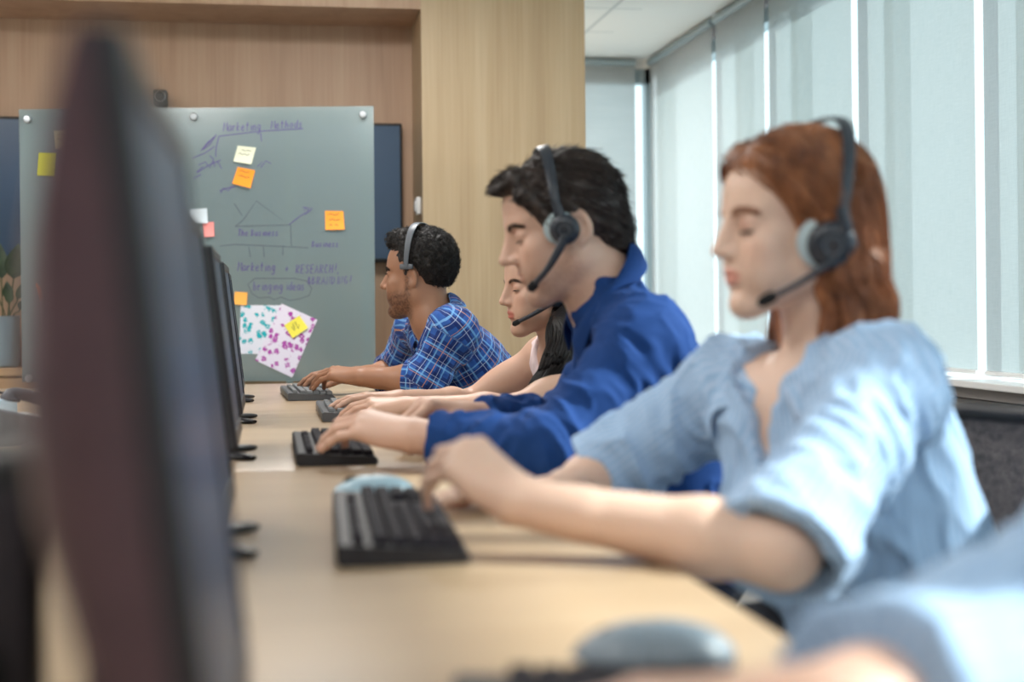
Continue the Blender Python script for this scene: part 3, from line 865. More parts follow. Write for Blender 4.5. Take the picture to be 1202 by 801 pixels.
def pattern_mat(c1, c2):
    m = mat('flower_print', c1, .8); t = NT(m); b = t.n['Principled BSDF']
    v = t.coords('Object', (1, 1, 1)); vo = t.n.new('ShaderNodeTexVoronoi'); vo.inputs['Scale'].default_value = 40; t.link(v, vo.inputs['Vector'])
    f = t.noise(v, 90, 2, .5, 1.5)
    s = t.math('GREATER_THAN', t.math('ADD', t.math('MULTIPLY', vo.outputs['Distance'], .8), t.math('MULTIPLY', f, .75)), .675)
    s2 = t.math('LESS_THAN', vo.outputs['Distance'], .12)
    t.link(t.mix(t.math('MAXIMUM', s, s2, True), c2, c1), b.inputs['Base Color']); return m
def paper(name, label, cat, corners, m, off=.0012, th=.0006, curl=.0, marks=None, group=None):
    """thin sheet stuck to the board; corners (tl,tr,br,bl) in pixels; lower edge lifts by curl"""
    bm = bmesh.new()
    tl, tr, br, bl = [np.array(p, float) for p in corners]
    n = 6; F = []; K = []
    for j in range(n+1):
        v = j/n; row = []; rowb = []
        for i in range(n+1):
            u = i/n
            p = (tl*(1-u)+tr*u)*(1-v)+(bl*(1-u)+br*u)*v
            o = off+curl*max(0, v-.2)**2*(.7+.6*u)
            row.append(bm.verts.new(bp(p[0], p[1], o+th))); rowb.append(bm.verts.new(bp(p[0], p[1], o)))
        F.append(row); K.append(rowb)
    for j in range(n):
        for i in range(n):
            bm.faces.new((F[j][i], F[j][i+1], F[j+1][i+1], F[j+1][i])); bm.faces.new((K[j][i], K[j+1][i], K[j+1][i+1], K[j][i+1]))
    per = [(0, i) for i in range(n)]+[(j, n) for j in range(n)]+[(n, i) for i in range(n, 0, -1)]+[(j, 0) for j in range(n, 0, -1)]
    for a, b in zip(per, per[1:]+per[:1]):
        bm.faces.new((F[a[0]][a[1]], K[a[0]][a[1]], K[b[0]][b[1]], F[b[0]][b[1]]))
    o = obj(name, bm, m, None, 60)
    cc = bp(*((tl+tr+br+bl)/4)); o.data.transform(Matrix.Translation(-cc)); o.location = cc
    tag(o, label, cat, group)
    if marks:
        bmk = bmesh.new()
        for st in marks:
            pts = []
            for u, v in st:
                p = (tl*(1-u)+tr*u)*(1-v)+(bl*(1-u)+br*u)*v
                pts.append(bp(p[0], p[1], off+th+curl*max(0, v-.2)**2*(.7+.6*u)+.0007)-cc)
            add_tube(bmk, pts, .0011, 4, True, (rz, .3))
        obj('pencil_writing', bmk, M['pencil'], o)
    return o
M['pencil'] = mat('pencil_ink', srgb(70, 66, 60), .7)
def note_mat(nm, c): return mat_var(nm, c, tuple(min(1, x*1.06) for x in c[:3])+(1,), 8, .75)
mk1 = [[(.25, .25), (.35, .2), (.45, .28), (.6, .2), (.8, .25)], [(.15, .5), (.25, .42), (.35, .52), (.5, .45), (.62, .5), (.75, .44)]]
mk2 = [[(.15, .2), (.3, .15), (.5, .22), (.75, .16)], [(.2, .48), (.4, .44), (.55, .5), (.8, .45)], [(.2, .76), (.3, .7), (.35, .8)], [(.5, .75), (.6, .72), (.66, .8)]]
g = 'sticky notes on the glass board'
paper('sticky_note', 'yellow sticky note at the far left of the glass board', 'sticky note', [(46, 179.5), (67, 180), (65, 207), (44, 206)], note_mat('yellow_note', srgb(214, 212, 70)), curl=.012, group=g)
paper('sticky_note', 'beige sticky note high above the yellow one, half behind the monitor', 'sticky note', [(64, 154), (80, 153), (82, 174), (66, 175)], note_mat('beige_note', srgb(196, 188, 158)), curl=.012, marks=mk1, group=g)
paper('sticky_note', 'pale cream sticky note with pencil writing under the board heading', 'sticky note', [(279, 171), (300.5, 173.5), (295, 193), (274, 189.5)], note_mat('cream_note', srgb(222, 226, 200)), curl=.012, marks=mk1, group=g)
paper('sticky_note', 'tilted orange sticky note just below the pale cream one', 'sticky note', [(279, 196), (299.5, 200), (294, 221), (272.5, 215.5)], note_mat('orange_note', srgb(250, 152, 40)), curl=.012, marks=mk2[:2], group=g)
paper('sticky_note', 'upright orange sticky note with writing near the right board edge', 'sticky note', [(381.5, 247.5), (403, 248), (404.5, 269.5), (382, 270)], note_mat('orange_note_flat', srgb(250, 158, 52)), curl=.012, marks=mk2, group=g)
paper('sticky_note', 'pale blue-white sticky note beside the top of a distant monitor', 'sticky note', [(222, 246), (243, 244.5), (244, 262), (223, 263)], note_mat('white_note', srgb(206, 218, 226)), curl=.012, group=g)
paper('sticky_note', 'small pink sticky note under the pale blue-white one', 'sticky note', [(237.5, 261.5), (251, 260.5), (251.5, 277.5), (239, 278.5)], note_mat('pink_note', srgb(240, 150, 146)), off=.0025, curl=.012, group=g)
paper('sticky_note', 'small light-orange sticky note at the corner of the teal print', 'sticky note', [(275.5, 342.5), (290.5, 343.5), (289.5, 358.5), (274.5, 357.5)], note_mat('light_orange_note', srgb(252, 178, 84)), off=.004, curl=.004, group=g)
paper('patterned_sheet', 'white sheet with teal flower print on the glass board', 'paper', [(282.5, 358.5), (330, 358.5), (330, 416), (281, 415.5)], pattern_mat(srgb(222, 224, 236), srgb(18, 166, 178)), off=.0012)
paper('patterned_sheet', 'tilted white sheet with magenta flower print overlapping the teal one', 'paper', [(330.5, 356.5), (372.5, 375.5), (343, 443.5), (299.5, 423)], pattern_mat(srgb(226, 220, 236), srgb(166, 62, 160)), off=.0026)
paper('sticky_note', 'tilted yellow sticky note stuck on the magenta flower print', 'sticky note', [(333.5, 382), (351.5, 370.5), (361.5, 385), (343.5, 397.5)], note_mat('bright_yellow_note', srgb(238, 226, 84)), off=.005, curl=.006, marks=[[(.45, .2), (.4, .6)], [(.6, .2), (.55, .7), (.7, .5)], [(.3, .35), (.32, .65)]], group=g)
t = thing('marker_pen', 'slim lilac marker pen with an orange cap clipped upright on the board', 'pen', tuple(bp(51, 388)))
o0 = Vector(t.location)
bm = bmesh.new(); add_tube(bm, [bp(52, 388, .008)-o0, bp(50, 352, .008)-o0], .0065, 12); obj('barrel', bm, mat('lilac_barrel', srgb(186, 176, 196), .4), t, 40)
bm = bmesh.new(); add_tube(bm, [bp(50, 352, .008)-o0, bp(47, 340, .008)-o0, bp(43.5, 333, .008)-o0], [.0075, .0075, .004], 12); obj('cap', bm, mat('orange_cap', srgb(226, 120, 62), .4), t, 40)
bm = bmesh.new(); add_box(bm, Vector(bp(51, 368, .002)-o0)-Vector((.006, .003, .006)), Vector(bp(51, 368, .002)-o0)+Vector((.006, .003, .006))); obj('magnet_clip', bm, M['white_pl'], t)
# ------------------------------------------------------------------ desks
XT0, XT1, ZT = -1.15, .400, .740
def desk(y0, y1, label):
    t = thing('desk', label, 'desk', ((XT0+XT1)/2, (y0+y1)/2, 0), 0, 'long desk in sections')
    w = (XT1-XT0)/2; l = (y1-y0)/2
    bm = bmesh.new(); add_box(bm, (-w, -l+.0015, ZT-.032), (w, l-.0015, ZT), bevel=.003); obj('worktop', bm, M['desk_wood'], t, 40)
    bm = bmesh.new(); add_box(bm, (-.02, -l+.12, .35), (.02, l-.12, ZT-.032)); obj('modesty_panel', bm, M['white_wall'], t)
    for sx in (-1, 1):
        for sy in (-1, 1):
            bm = bmesh.new(); x = sx*(w-.12); y = sy*(l-.10)
            add_box(bm, (x-.03, y-.03, 0), (x+.03, y+.03, ZT-.032), bevel=.004); obj('leg', bm, M['rail'], t, 40)
    for y in (-l+.10, l-.10):
        bm = bmesh.new(); add_box(bm, (-w+.15, y-.02, ZT-.09), (w-.15, y+.02, ZT-.032)); obj('crossbar', bm, M['rail'], t)
desk(-.35, 2.36, 'near section of the long pale wooden desk, under the red-haired woman\'s hands')
desk(2.36, 5.12, 'far section of the long pale wooden desk, ending at the glass board')

# ------------------------------------------------------------------ monitors
M['mon_back'] = mat_var('maroon_black_plastic', srgb(66, 46, 54), srgb(74, 52, 60), 40, .38)
M['mon_bezel'] = mat('monitor_bezel', srgb(24, 26, 34), .34)
M['mon_scr'] = mat('monitor_screen', srgb(54, 80, 110), .34, 0, .35)
M['mon_logo'] = mat('bezel_print', srgb(120, 126, 134), .5)
def make_monitor(label):
    """screen faces local +x; the Empty stands on the desk under the middle of the stand"""
    t = thing('computer_monitor', label, 'monitor', (0, 0, 0), 0, 'row of monitors down the desk')
    hw, z0, H = .200, .030, .340
    TL = math.tan(math.radians(6.5))
    fx = lambda z: -.012-(z-z0)*TL                         # front face, leaning back
    # bezel frame
    bm = bmesh.new()
    def slab(y0, y1, za, zb, d0, d1):
        v = []
        for (y, z) in ((y0, za), (y1, za), (y1, zb), (y0, zb)): v.append(bm.verts.new((fx(z)-d0, y, z)))
        w = []
        for (y, z) in ((y0, za), (y1, za), (y1, zb), (y0, zb)): w.append(bm.verts.new((fx(z)-d1, y, z)))
        bm.faces.new(v); bm.faces.new(w[::-1])
        for k in range(4): bm.faces.new((v[k], v[(k+1) % 4], w[(k+1) % 4], w[k]))
    b = .017
    slab(-hw, -hw+b, z0, z0+H, 0, .016); slab(hw-b, hw, z0, z0+H, 0, .016); slab(-hw+b, hw-b, z0+H-b, z0+H, 0, .016); slab(-hw+b, hw-b, z0, z0+.026, 0, .016)
    bz = obj('bezel', bm, M['mon_bezel'], t)
    md = bz.modifiers.new('bevel', 'BEVEL'); md.width = .0025; md.segments = 2
    bm = bmesh.new(); slab(-hw+b, hw-b, z0+.026, z0+H-b, .003, .012); obj('screen', bm, M['mon_scr'], t)
    bm = bmesh.new(); slab(-.014, .014, z0+.010, z0+.016, -.0006, .002); obj('brand_mark', bm, M['mon_logo'], t)
    # back shell: swells towards the middle of its height
    prof = [(0.0, .020), (.10, .030), (.25, .043), (.45, .052), (.62, .050), (.80, .040), (.92, .028), (1.0, .016)]
    rings = []
    for q, (s, inset) in enumerate([(0, 0.0), (.35, 0.0), (.8, .006), (1.0, .026)]):
        ring = []
        Z = [z0+H*p[0] for p in prof]
        for k, (u, dp) in enumerate(prof):
            z = z0+.5*H+(u-.5)*(H-2*inset); ring.append((fx(z0+u*H)-.012-(dp-.004)*s, hw-inset, z))
        for k, (u, dp) in reversed(list(enumerate(prof))):
            z = z0+.5*H+(u-.5)*(H-2*inset); ring.append((fx(z0+u*H)-.012-(dp-.004)*s, -hw+inset, z))
        rings.append(ring)
    bm = bmesh.new(); add_loft(bm, rings); obj('back_shell', bm, M['mon_back'], t, 50)
    bm = bmesh.new()
    add_tube(bm, bez((-.075, 0, .010), (-.085, 0, .08), (-.075, 0, .13), (-.055-.17*TL, 0, .19), 10), [.024]*10, 14, True, ((1, 0, 0), .55)); obj('stand_neck', bm, M['mon_bezel'], t, 50)
    bm = bmesh.new()
    for s in (1, -1):
        add_tube(bm, bez((-.085, 0, .008), (-.05, .03*s, .008), (-.02, .075*s, .007), (.012, .098*s, .005), 10), [.020, .019, .018, .017, .016, .0155, .015, .0145, .013, .009], 12, True, ((0, 0, 1), .45))
    add_tube(bm, bez((-.085, 0, .008), (-.11, 0, .008), (-.14, 0, .007), (-.16, 0, .006), 8), [.022, .022, .021, .02, .019, .017, .015, .010], 12, True, ((0, 0, 1), .40))
    obj('stand_foot', bm, M['mon_bezel'], t, 50)
    return t
m0 = make_monitor('big blurred dark monitor nearest the camera at the left')
m0.location = (-.001, .745, ZT)
for y, x, lab in [(1.62, -.030, 'dark monitor second in the row, facing the red-haired woman'),
               (2.61, -.040, 'dark monitor third in the row, facing the man in the royal blue shirt'),
               (3.42, -.046, 'dark monitor fourth in the row, facing the woman in the sleeveless top'),
               (4.20, -.060, 'farthest dark monitor in the row, before the glass board')]:
    c = copy_tree(m0); c.location = (x, y, ZT); c['label'] = lab

# ------------------------------------------------------------------ keyboards and mice
M['key_base'] = mat('keyboard_body', srgb(28, 27, 33), .5)
M['keys'] = mat('keycap_plastic', srgb(36, 33, 40), .72, 0, .25)
M['key_base_grey'] = mat('grey_keyboard_body', srgb(82, 84, 88), .45)
M['keys_grey'] = mat('grey_keycap_plastic', srgb(112, 114, 116), .5)
KL, KW = .440, .136
def make_keyboard(label, mb, mk):
    """long side along local y, typist at +x; back edge (-x) is raised"""
    t = thing('keyboard', label, 'keyboard', (0, 0, 0), 0, 'keyboards on the desk')
    top = lambda x: .019-(x/KW)*.008
    prof = [(-KW/2, .004), (-KW/2, top(-KW/2)-.003), (-KW/2+.004, top(-KW/2)), (KW/2-.006, top(KW/2)-.001), (KW/2, top(KW/2)-.006), (KW/2, .003), (KW/2-.004, .001), (-KW/2+.004, .001)]
    bm = bmesh.new(); add_loft(bm, [[(x*s, y, z) for x, z in prof] for y, s in ((-KL/2, .985), (-KL/2+.004, 1), (KL/2-.004, 1), (KL/2, .985))])
    obj('base', bm, mb, t, 35)
    bm = bmesh.new()
    rows = 6; px = .0190; x0 = -KW/2+.013
    def key(xc, yc, w, d):
        zt = top(xc)
        rings = []
        for sc_, dz in ((1, -.001), (1, .003), (.84, .0085), (.78, .0090)):
            rings.append([(xc+sx*d/2*sc_, yc+sy*w/2*sc_, zt+dz) for sx, sy in ((-1, -1), (1, -1), (1, 1), (-1, 1))])
        add_loft(bm, rings)
    for r in range(rows):
        xc = x0+.0095+r*px*.99+(.004 if r > 0 else 0); d = .0172 if r else .0125
        # user faces -x, so +y is the typist's right: letters on the left (-y ... towards camera), number pad at +y
        y = -KL/2+.012; W = .0188
        if r == 5:
            lay = [1.25, 1.25, 1.25, 6.2, 1.25, 1.25, 1.25, 1.25]
        elif r == 0: lay = [1, .6, 1, 1, 1, 1, .4, 1, 1, 1, 1, .35, 1, 1, 1, 1]
        else: lay = [[1]*13+[2], [1.5]+[1]*12+[1.5], [1.75]+[1]*11+[2.25], [2.25]+[1]*10+[2.75]][r-1]
        for i, wu in enumerate(lay):
            w = wu*W
            if not (r == 0 and wu < .9): key(xc, y+w/2, w-.0022, d)
            y += w
        y = -KL/2+.012+15.25*W
        if r != 4 or True:
            for k in range(3):
                if r in (1, 2) or (r == 5) or (r == 4 and k == 1) or r == 0: key(xc, y+W*(k+.5), W-.0022, d)
        y += 3.3*W
        for k in range(4):
            yy = y+W*(k+.5)
            if yy+W/2 < KL/2-.004 and r > 0: key(xc, yy, W-.0022, d)
    obj('keys', bm, mk, t)
    for s in (-1, 1):
        bm = bmesh.new(); add_box(bm, (-KW/2+.012, s*KL*.4-.014, 0), (-KW/2+.022, s*KL*.4+.014, .006)); obj('rubber_foot', bm, M['black_soft'], t)
        bm = bmesh.new(); add_box(bm, (KW/2-.022, s*KL*.4-.012, 0), (KW/2-.012, s*KL*.4+.012, .003)); obj('rubber_foot', bm, M['black_soft'], t)
    return t
def kb_from(corner_near_left, label, mb, mk, rz=0.0):
    t = make_keyboard(label, mb, mk)
    p = aZ(*corner_near_left, ZT)
    off = Vector((KW/2, KL/2, 0)); off.rotate(Matrix.Rotation(rz, 3, 'Z'))
    t.location = (p[0]+off.x, p[1]+off.y, ZT); t.rotation_euler.z = rz
    return t
kA = kb_from((395, 668), 'black keyboard under the red-haired woman\'s hand', M['key_base'], M['keys'], -.035)
kB = copy_tree(kA); p = aZ(345, 549, ZT); kB.location = (p[0]+KW/2+.004, p[1]+KL/2, ZT); kB.rotation_euler.z = 0.0; kB['label'] = 'black keyboard under the hands of the man in the royal blue shirt'
kC = kb_from((378, 496), 'grey keyboard half hidden by the sleeveless woman\'s hands', M['key_base_grey'], M['keys_grey'], 0.0)
kD = copy_tree(kC); p = aZ(334, 471, ZT); kD.location = (p[0]+KW/2, p[1]+KL/2-.01, ZT); kD.rotation_euler.z = .04; kD['label'] = 'grey keyboard under the plaid shirt man\'s hands at the desk end'
kE = copy_tree(kA); kE.location = (.170, .70, ZT); kE.rotation_euler.z = -.06; kE['label'] = 'blurred keyboard cut by the bottom picture edge beside the near mouse'

M['mouse_grey'] = mat('grey_mouse_plastic', srgb(112, 124, 134), .38)
M['mouse_dark'] = mat('dark_mouse_plastic', srgb(58, 60, 66), .4)
M['mouse_blue'] = mat('pale_blue_mouse_plastic', srgb(150, 178, 192), .35)
def make_mouse(label, mtop, mbase, L=.112, Wd=.062, Hh=.038):
    """front (buttons) towards local -x"""
    t = thing('computer_mouse', label, 'computer mouse', (0, 0, 0), 0, 'computer mice on the desk')
    pr = [ell((.006, 0, .006), (L*.5, Wd*.5, Hh-.006), None, .01), ell((-.02, 0, .006), (L*.36, Wd*.46, Hh*.68), None, .012)]
    def post(d, X):
        d = np.maximum(d, .012-X[..., 2]-.10*X[..., 0]*0)
        g = np.maximum(np.abs(X[..., 1])-.0008, X[..., 0]+.004); g2 = np.maximum(np.abs(X[..., 0]+.004)-.0007, np.abs(X[..., 1])-.04)
        return np.maximum(d, -np.maximum(np.minimum(g, g2), -(d+.002)))
    V, Q = sdf_mesh(pr, .0016, post, .03); np_mesh('shell', V, Q, mtop, t)
    pr = [ell((.004, 0, .006), (L*.505, Wd*.5, Hh-.008), None, .01)]
    V, Q = sdf_mesh(pr, .002, lambda d, X: np.maximum(np.maximum(d, X[..., 2]-.0118), .001-X[..., 2]), .03); np_mesh('base', V, Q, mbase, t)
    bm = bmesh.new(); add_lathe(bm, [(0, -.004), (.009, -.004), (.010, -.002), (.010, .002), (.009, .004), (0, .004)], frame_mat((-.032, 0, .0235), (1, 0, 0), (0, 0, 1), (0, 1, 0)), 18); obj('scroll_wheel', bm, M['black_soft'], t, 40)
    return t
ma = make_mouse('blurred grey computer mouse under the hand at the bottom edge', M['mouse_grey'], M['mouse_dark'])
ma.location = (.268, .985, ZT); ma.rotation_euler.z = -.10
mb_ = make_mouse('pale blue computer mouse behind the red-haired woman\'s keyboard', M['mouse_blue'], M['mouse_grey'], .105, .060, .034)
mb_.location = (.140, 1.955, ZT); mb_.rotation_euler.z = .15
mb_.location.y = max(mb_.location.y, kA.location.y+KL/2+.045)

# ------------------------------------------------------------------ left edge clutter
t = thing('desktop_speaker', 'dark blurred desktop speaker at the bottom left picture edge', 'speaker', (-.175, .86, ZT), .15)
bm = bmesh.new(); add_box(bm, (-.045, -.05, 0), (.045, .05, .185), bevel=.012, seg=4); obj('cabinet', bm, M['black'], t, 40)
bm = bmesh.new(); add_box(bm, (-.036, -.056, .02), (.036, -.049, .165), bevel=.003); obj('grille', bm, mat_var('speaker_cloth', srgb(44, 40, 46), srgb(58, 54, 60), 300, .9), t, 40)
for z, r in ((.065, .026), (.125, .014)):
    bm = bmesh.new(); add_lathe(bm, [(0, 0), (r*.4, .003), (r, .001), (r, -.003)], frame_mat((0, -.057, z), (1, 0, 0), (0, 0, 1), (0, -1, 0)), 20); obj('driver', bm, M['black_soft'], t, 40)
pq = aZ(42, 520, ZT)
t = thing('desk_phone', 'grey desk phone far along the desk, left of the near monitor', 'phone', (pq[0]-.02, pq[1]+.05, ZT), .5)
bm = bmesh.new(); add_loft(bm, [[(-.09, y, 0), (.09, y, 0), (.09, y, .025), (-.09, y, .075)] for y in (-.08, .08)]); o = obj('body', bm, mat('grey_phone_plastic', srgb(118, 120, 126), .5), t)
md = o.modifiers.new('bevel', 'BEVEL'); md.width = .006; md.segments = 3
bm = bmesh.new(); add_tube(bm, spline([(-.06, -.06, .088), (-.05, -.062, .102), (.03, -.062, .074), (.07, -.06, .045)], 14), [.018, .021, .018, .013, .012, .012, .012, .012, .012, .012, .013, .018, .020, .016], 12); obj('handset', bm, mat('dark_phone_plastic', srgb(62, 62, 70), .5), t, 50)
bm = bmesh.new()
for i in range(3):
    for j in range(4):
        x = .0+j*.02; y = .0+i*.022; z = .05-(x)*.278
        add_box(bm, (x-.007, y-.008, z-.006), (x+.007, y+.008, z+.006))
obj('keypad', bm, M['white_pl'], t)
M['cable'] = mat('black_cable', srgb(40, 38, 44), .5)
def on_desk(pts, z=.0045): return [tuple(aZ(x, y, ZT+z)) for x, y in pts]
bm = bmesh.new(); P_ = on_desk([(-18, 461), (0, 461), (14, 463), (28, 463), (45, 462)]); add_tube(bm, spline(P_, 24), .004, 8); tag(obj('cable', bm, M['cable'], None, 60), 'black cable lying straight across the far left of the desk', 'cable', 'cables on the desk')
bm = bmesh.new(); P_ = on_desk([(52, 507), (44, 516), (33, 521), (26, 524), (37, 532), (39, 540), (30, 545), (18, 547)]); add_tube(bm, spline(P_, 40), .0036, 8); tag(obj('cable', bm, mat('grey_cable', srgb(110, 104, 116), .5), None, 60), 'grey cable curling on the desk below the phone', 'cable', 'cables on the desk')
pq = aZ(6, 497, ZT)
t = thing('tissue_box', 'pale blue box at the left picture edge on the desk', 'box', (pq[0]-.045, pq[1]+.06, ZT), .2)
bm = bmesh.new(); add_box(bm, (-.06, -.06, 0), (.06, .06, .055), bevel=.003); obj('carton', bm, mat_var('pale_blue_card', srgb(150, 176, 196), srgb(178, 198, 212), 12, .6), t, 40)
bm = bmesh.new(); add_lathe(bm, [(0, .0562), (.028, .0562), (.030, .0556), (.031, .0552)], None, 24); obj('opening', bm, M['white_pl'], t)
# ------------------------------------------------------------------ skin, cloth and hair materials
def skin_mat(name, c, rough=.45):
    m = mat(name, c, rough, 0, .4); t = NT(m); b = t.n['Principled BSDF']
    at = t.n.new('ShaderNodeAttribute'); at.attribute_name = 'pigment_and_shade'
    v = t.coords('Object'); f = t.noise(v, 45, 3)
    base = t.mix(1.0, t.mix(t.math('MULTIPLY', f, .25), c, tuple(x*.86 for x in c[:3])+(1,)), at.outputs['Color'], 'MULTIPLY')
    t.link(base, b.inputs['Base Color'])
    b.inputs['Subsurface Weight'].default_value = .12; b.inputs['Subsurface Radius'].default_value = (.012, .005, .003); b.inputs['Subsurface Scale'].default_value = 1.0
    return m
def cloth_mat(name, base, weave=900, stripes=None, plaid=None, sheen=.15, rough=.85):
    """patterns follow the 'cloth' attribute: x across the panel, y along it (metres)"""
    m = mat(name, base, rough, 0, .2); t = NT(m); b = t.n['Principled BSDF']
    b.inputs['Sheen Weight'].default_value = sheen
    at = t.n.new('ShaderNodeAttribute'); at.attribute_name = 'cloth'
    sp = t.n.new('ShaderNodeSeparateXYZ'); t.link(at.outputs['Vector'], sp.inputs[0])
    col = base
    nz = t.noise(t.coords('Object'), 16, 3)
    c = t.mix(t.math('MULTIPLY', nz, .3), base, tuple(x*.8 for x in base[:3])+(1,))
    def band(o, period, width, off=0.0):
        f = t.math('FRACT', t.math('ADD', t.math('DIVIDE', o, period), off+100)); return t.math('LESS_THAN', f, width)
    for pr in (plaid or []):
        ax, period, width, off, colr, fac = pr
        k = t.math('MULTIPLY', band(sp.outputs[ax], period, width, off), fac); c = t.mix(k, c, colr)
    if stripes:
        period, width, colr, fac = stripes
        c = t.mix(t.math('MULTIPLY', band(sp.outputs[0], period, width), fac), c, colr)
    t.link(c, b.inputs['Base Color'])
    f = t.noise(t.coords('Object'), weave, 2); t.bump(f, .12, .0008, b)
    return m
def hair_mat(name, c1, c2, rough=.42):
    m = mat(name, c1, rough, 0, .5); t = NT(m); b = t.n['Principled BSDF']
    f = t.noise(t.coords('Object', (1, 1, .35)), 120, 3)
    f2 = t.noise(t.coords('Object'), 14, 2)
    c = t.mix(.5, t.ramp(f, [(.35, c1), (.65, c2)]), t.ramp(f2, [(.35, c1), (.65, c2)]))
    t.link(c, b.inputs['Base Color']); return m
M['eye_white'] = mat('eye_white', srgb(222, 214, 206), .2)
M['iris'] = mat('iris', srgb(58, 42, 30), .15)
M['button'] = mat('pearl_button', srgb(214, 220, 228), .3)
M['shoe'] = mat('shoe_leather', srgb(34, 30, 30), .4)

def wrinkles(X, amp, seedv, joints, segs=(), R=None, ch=None):
    """cloth folds: rings and slants round the sleeves, long drapes on the body, crisper near the joints"""
    R = np.eye(3)[:, [0, 1, 2]] if R is None else R
    ch = np.zeros(3) if ch is None else ch
    q = (X-ch)@R
    warp = vnoise(X*9+seedv)*.9
    n1 = vnoise(np.stack([q[..., 0]*16, q[..., 1]*20+q[..., 2]*5, q[..., 2]*5.5], -1)+warp[..., None]+seedv)
    n2 = vnoise(np.stack([q[..., 0]*34, q[..., 1]*40-q[..., 2]*14, q[..., 2]*13], -1)+warp[..., None]+seedv+3.3)
    fold = (1-np.minimum(np.abs(n1)*1.7, 1))**1.6+.45*(1-np.minimum(np.abs(n2)*1.7, 1))**2
    W = np.full(X.shape[:-1], .35); acc = fold*W
    for (a, b, r, y0) in segs:
        a = np.array(a); b = np.array(b); ba = b-a; L = np.linalg.norm(ba); n = ba/L
        pa = X-a; y = pa@n; v = pa-y[..., None]*n; rad = np.sqrt((v*v).sum(-1))
        w = np.exp(-(np.maximum(rad-r, 0)/.02)**2)*sstep(-.02, .05, y)*sstep(L+.04, L, y)*3
        if not (w > .01).any(): continue
        x_ = unit(np.cross(n, (0, 0, 1))); z_ = np.cross(n, x_)
        c = (v@x_)/np.maximum(rad, 1e-4); s_ = (v@z_)/np.maximum(rad, 1e-4)
        yy = y+.022*c-.018*s_
        f1 = vnoise(np.stack([yy*26, c*.8, s_*.8], -1)+seedv+warp[..., None]*.7)
        f2 = vnoise(np.stack([yy*55+s_, c*1.5, s_*1.5], -1)+seedv+5+warp[..., None]*.7)
        f = (1-np.minimum(np.abs(f1)*1.7, 1))**1.6+.5*(1-np.minimum(np.abs(f2)*1.7, 1))**2
        W = W+w; acc = acc+w*f
    fold = acc/W
    k = np.full(X.shape[:-1], .60)
    for j, rad in joints:
        k = np.maximum(k, 1.25*np.exp(-((X-j)**2).sum(-1)/(rad*rad)))
    for (a, b, r, y0) in segs[-3:]:
        pass
    return -amp*k*(fold-.55)*1.7

def cloth_coords(V, segs, R2, ch, dt):
    """segs: list of (a, b, radius-limit, ref) sleeve pieces; everything else uses the torso frame"""
    out = np.stack([np.arctan2((V-ch)@R2[:, 1], (V-ch)@R2[:, 0])*.88/(2*math.pi), (V-ch)@R2[:, 2], np.zeros(len(V))], -1)
    best = np.full(len(V), 1e9)
    for a, b, r, y0 in segs:
        a = np.array(a); b = np.array(b); ba = b-a; L = np.linalg.norm(ba); n = ba/L
        y = (V-a)@n; q = V-a-y[:, None]*n; rad = np.linalg.norm(q, axis=1)
        x = unit(np.cross(n, (0, 0, 1))); z = np.cross(n, x)
        ang = np.arctan2(q@x, q@z)
        dd = np.maximum(rad-r-.008, 0)+np.maximum((.025 if y0 == 0 else -.02)-y, 0)*2+np.maximum(y-L-.02, 0)*2
        m = (dd < .010) & (dd < best) & (rad-r < dt+.002)
        best[m] = dd[m]
        out[m] = np.stack([ang*r*.9, y+y0, np.ones(len(V))], -1)[m]
    return out

def ribbon_mesh(name, rows, mat, parent, thick=.002, smooth=50):
    """rows: list of point rows (n x 3) -> solid sheet"""
    bm = bmesh.new()
    R = [[bm.verts.new(Vector(p)) for p in r] for r in rows]
    for a, b in zip(R[:-1], R[1:]):
        for k in range(len(a)-1): bm.faces.new((a[k], a[k+1], b[k+1], b[k]))
    o = obj(name, bm, mat, None, smooth)
    at_ = o.data.attributes.new('cloth', 'FLOAT_VECTOR', 'POINT'); nc = len(rows[0])
    at_.data.foreach_set('vector', np.array([((k % nc)*.0165, (k//nc)*.011, 0) for k in range(len(o.data.vertices))], np.float32).ravel())
    sm = o.modifiers.new('solid', 'SOLIDIFY'); sm.thickness = thick; sm.offset = 0
    o2 = o.modifiers.new('sub', 'SUBSURF'); o2.levels = 1; o2.render_levels = 1
    world_child(o, parent)
    return o

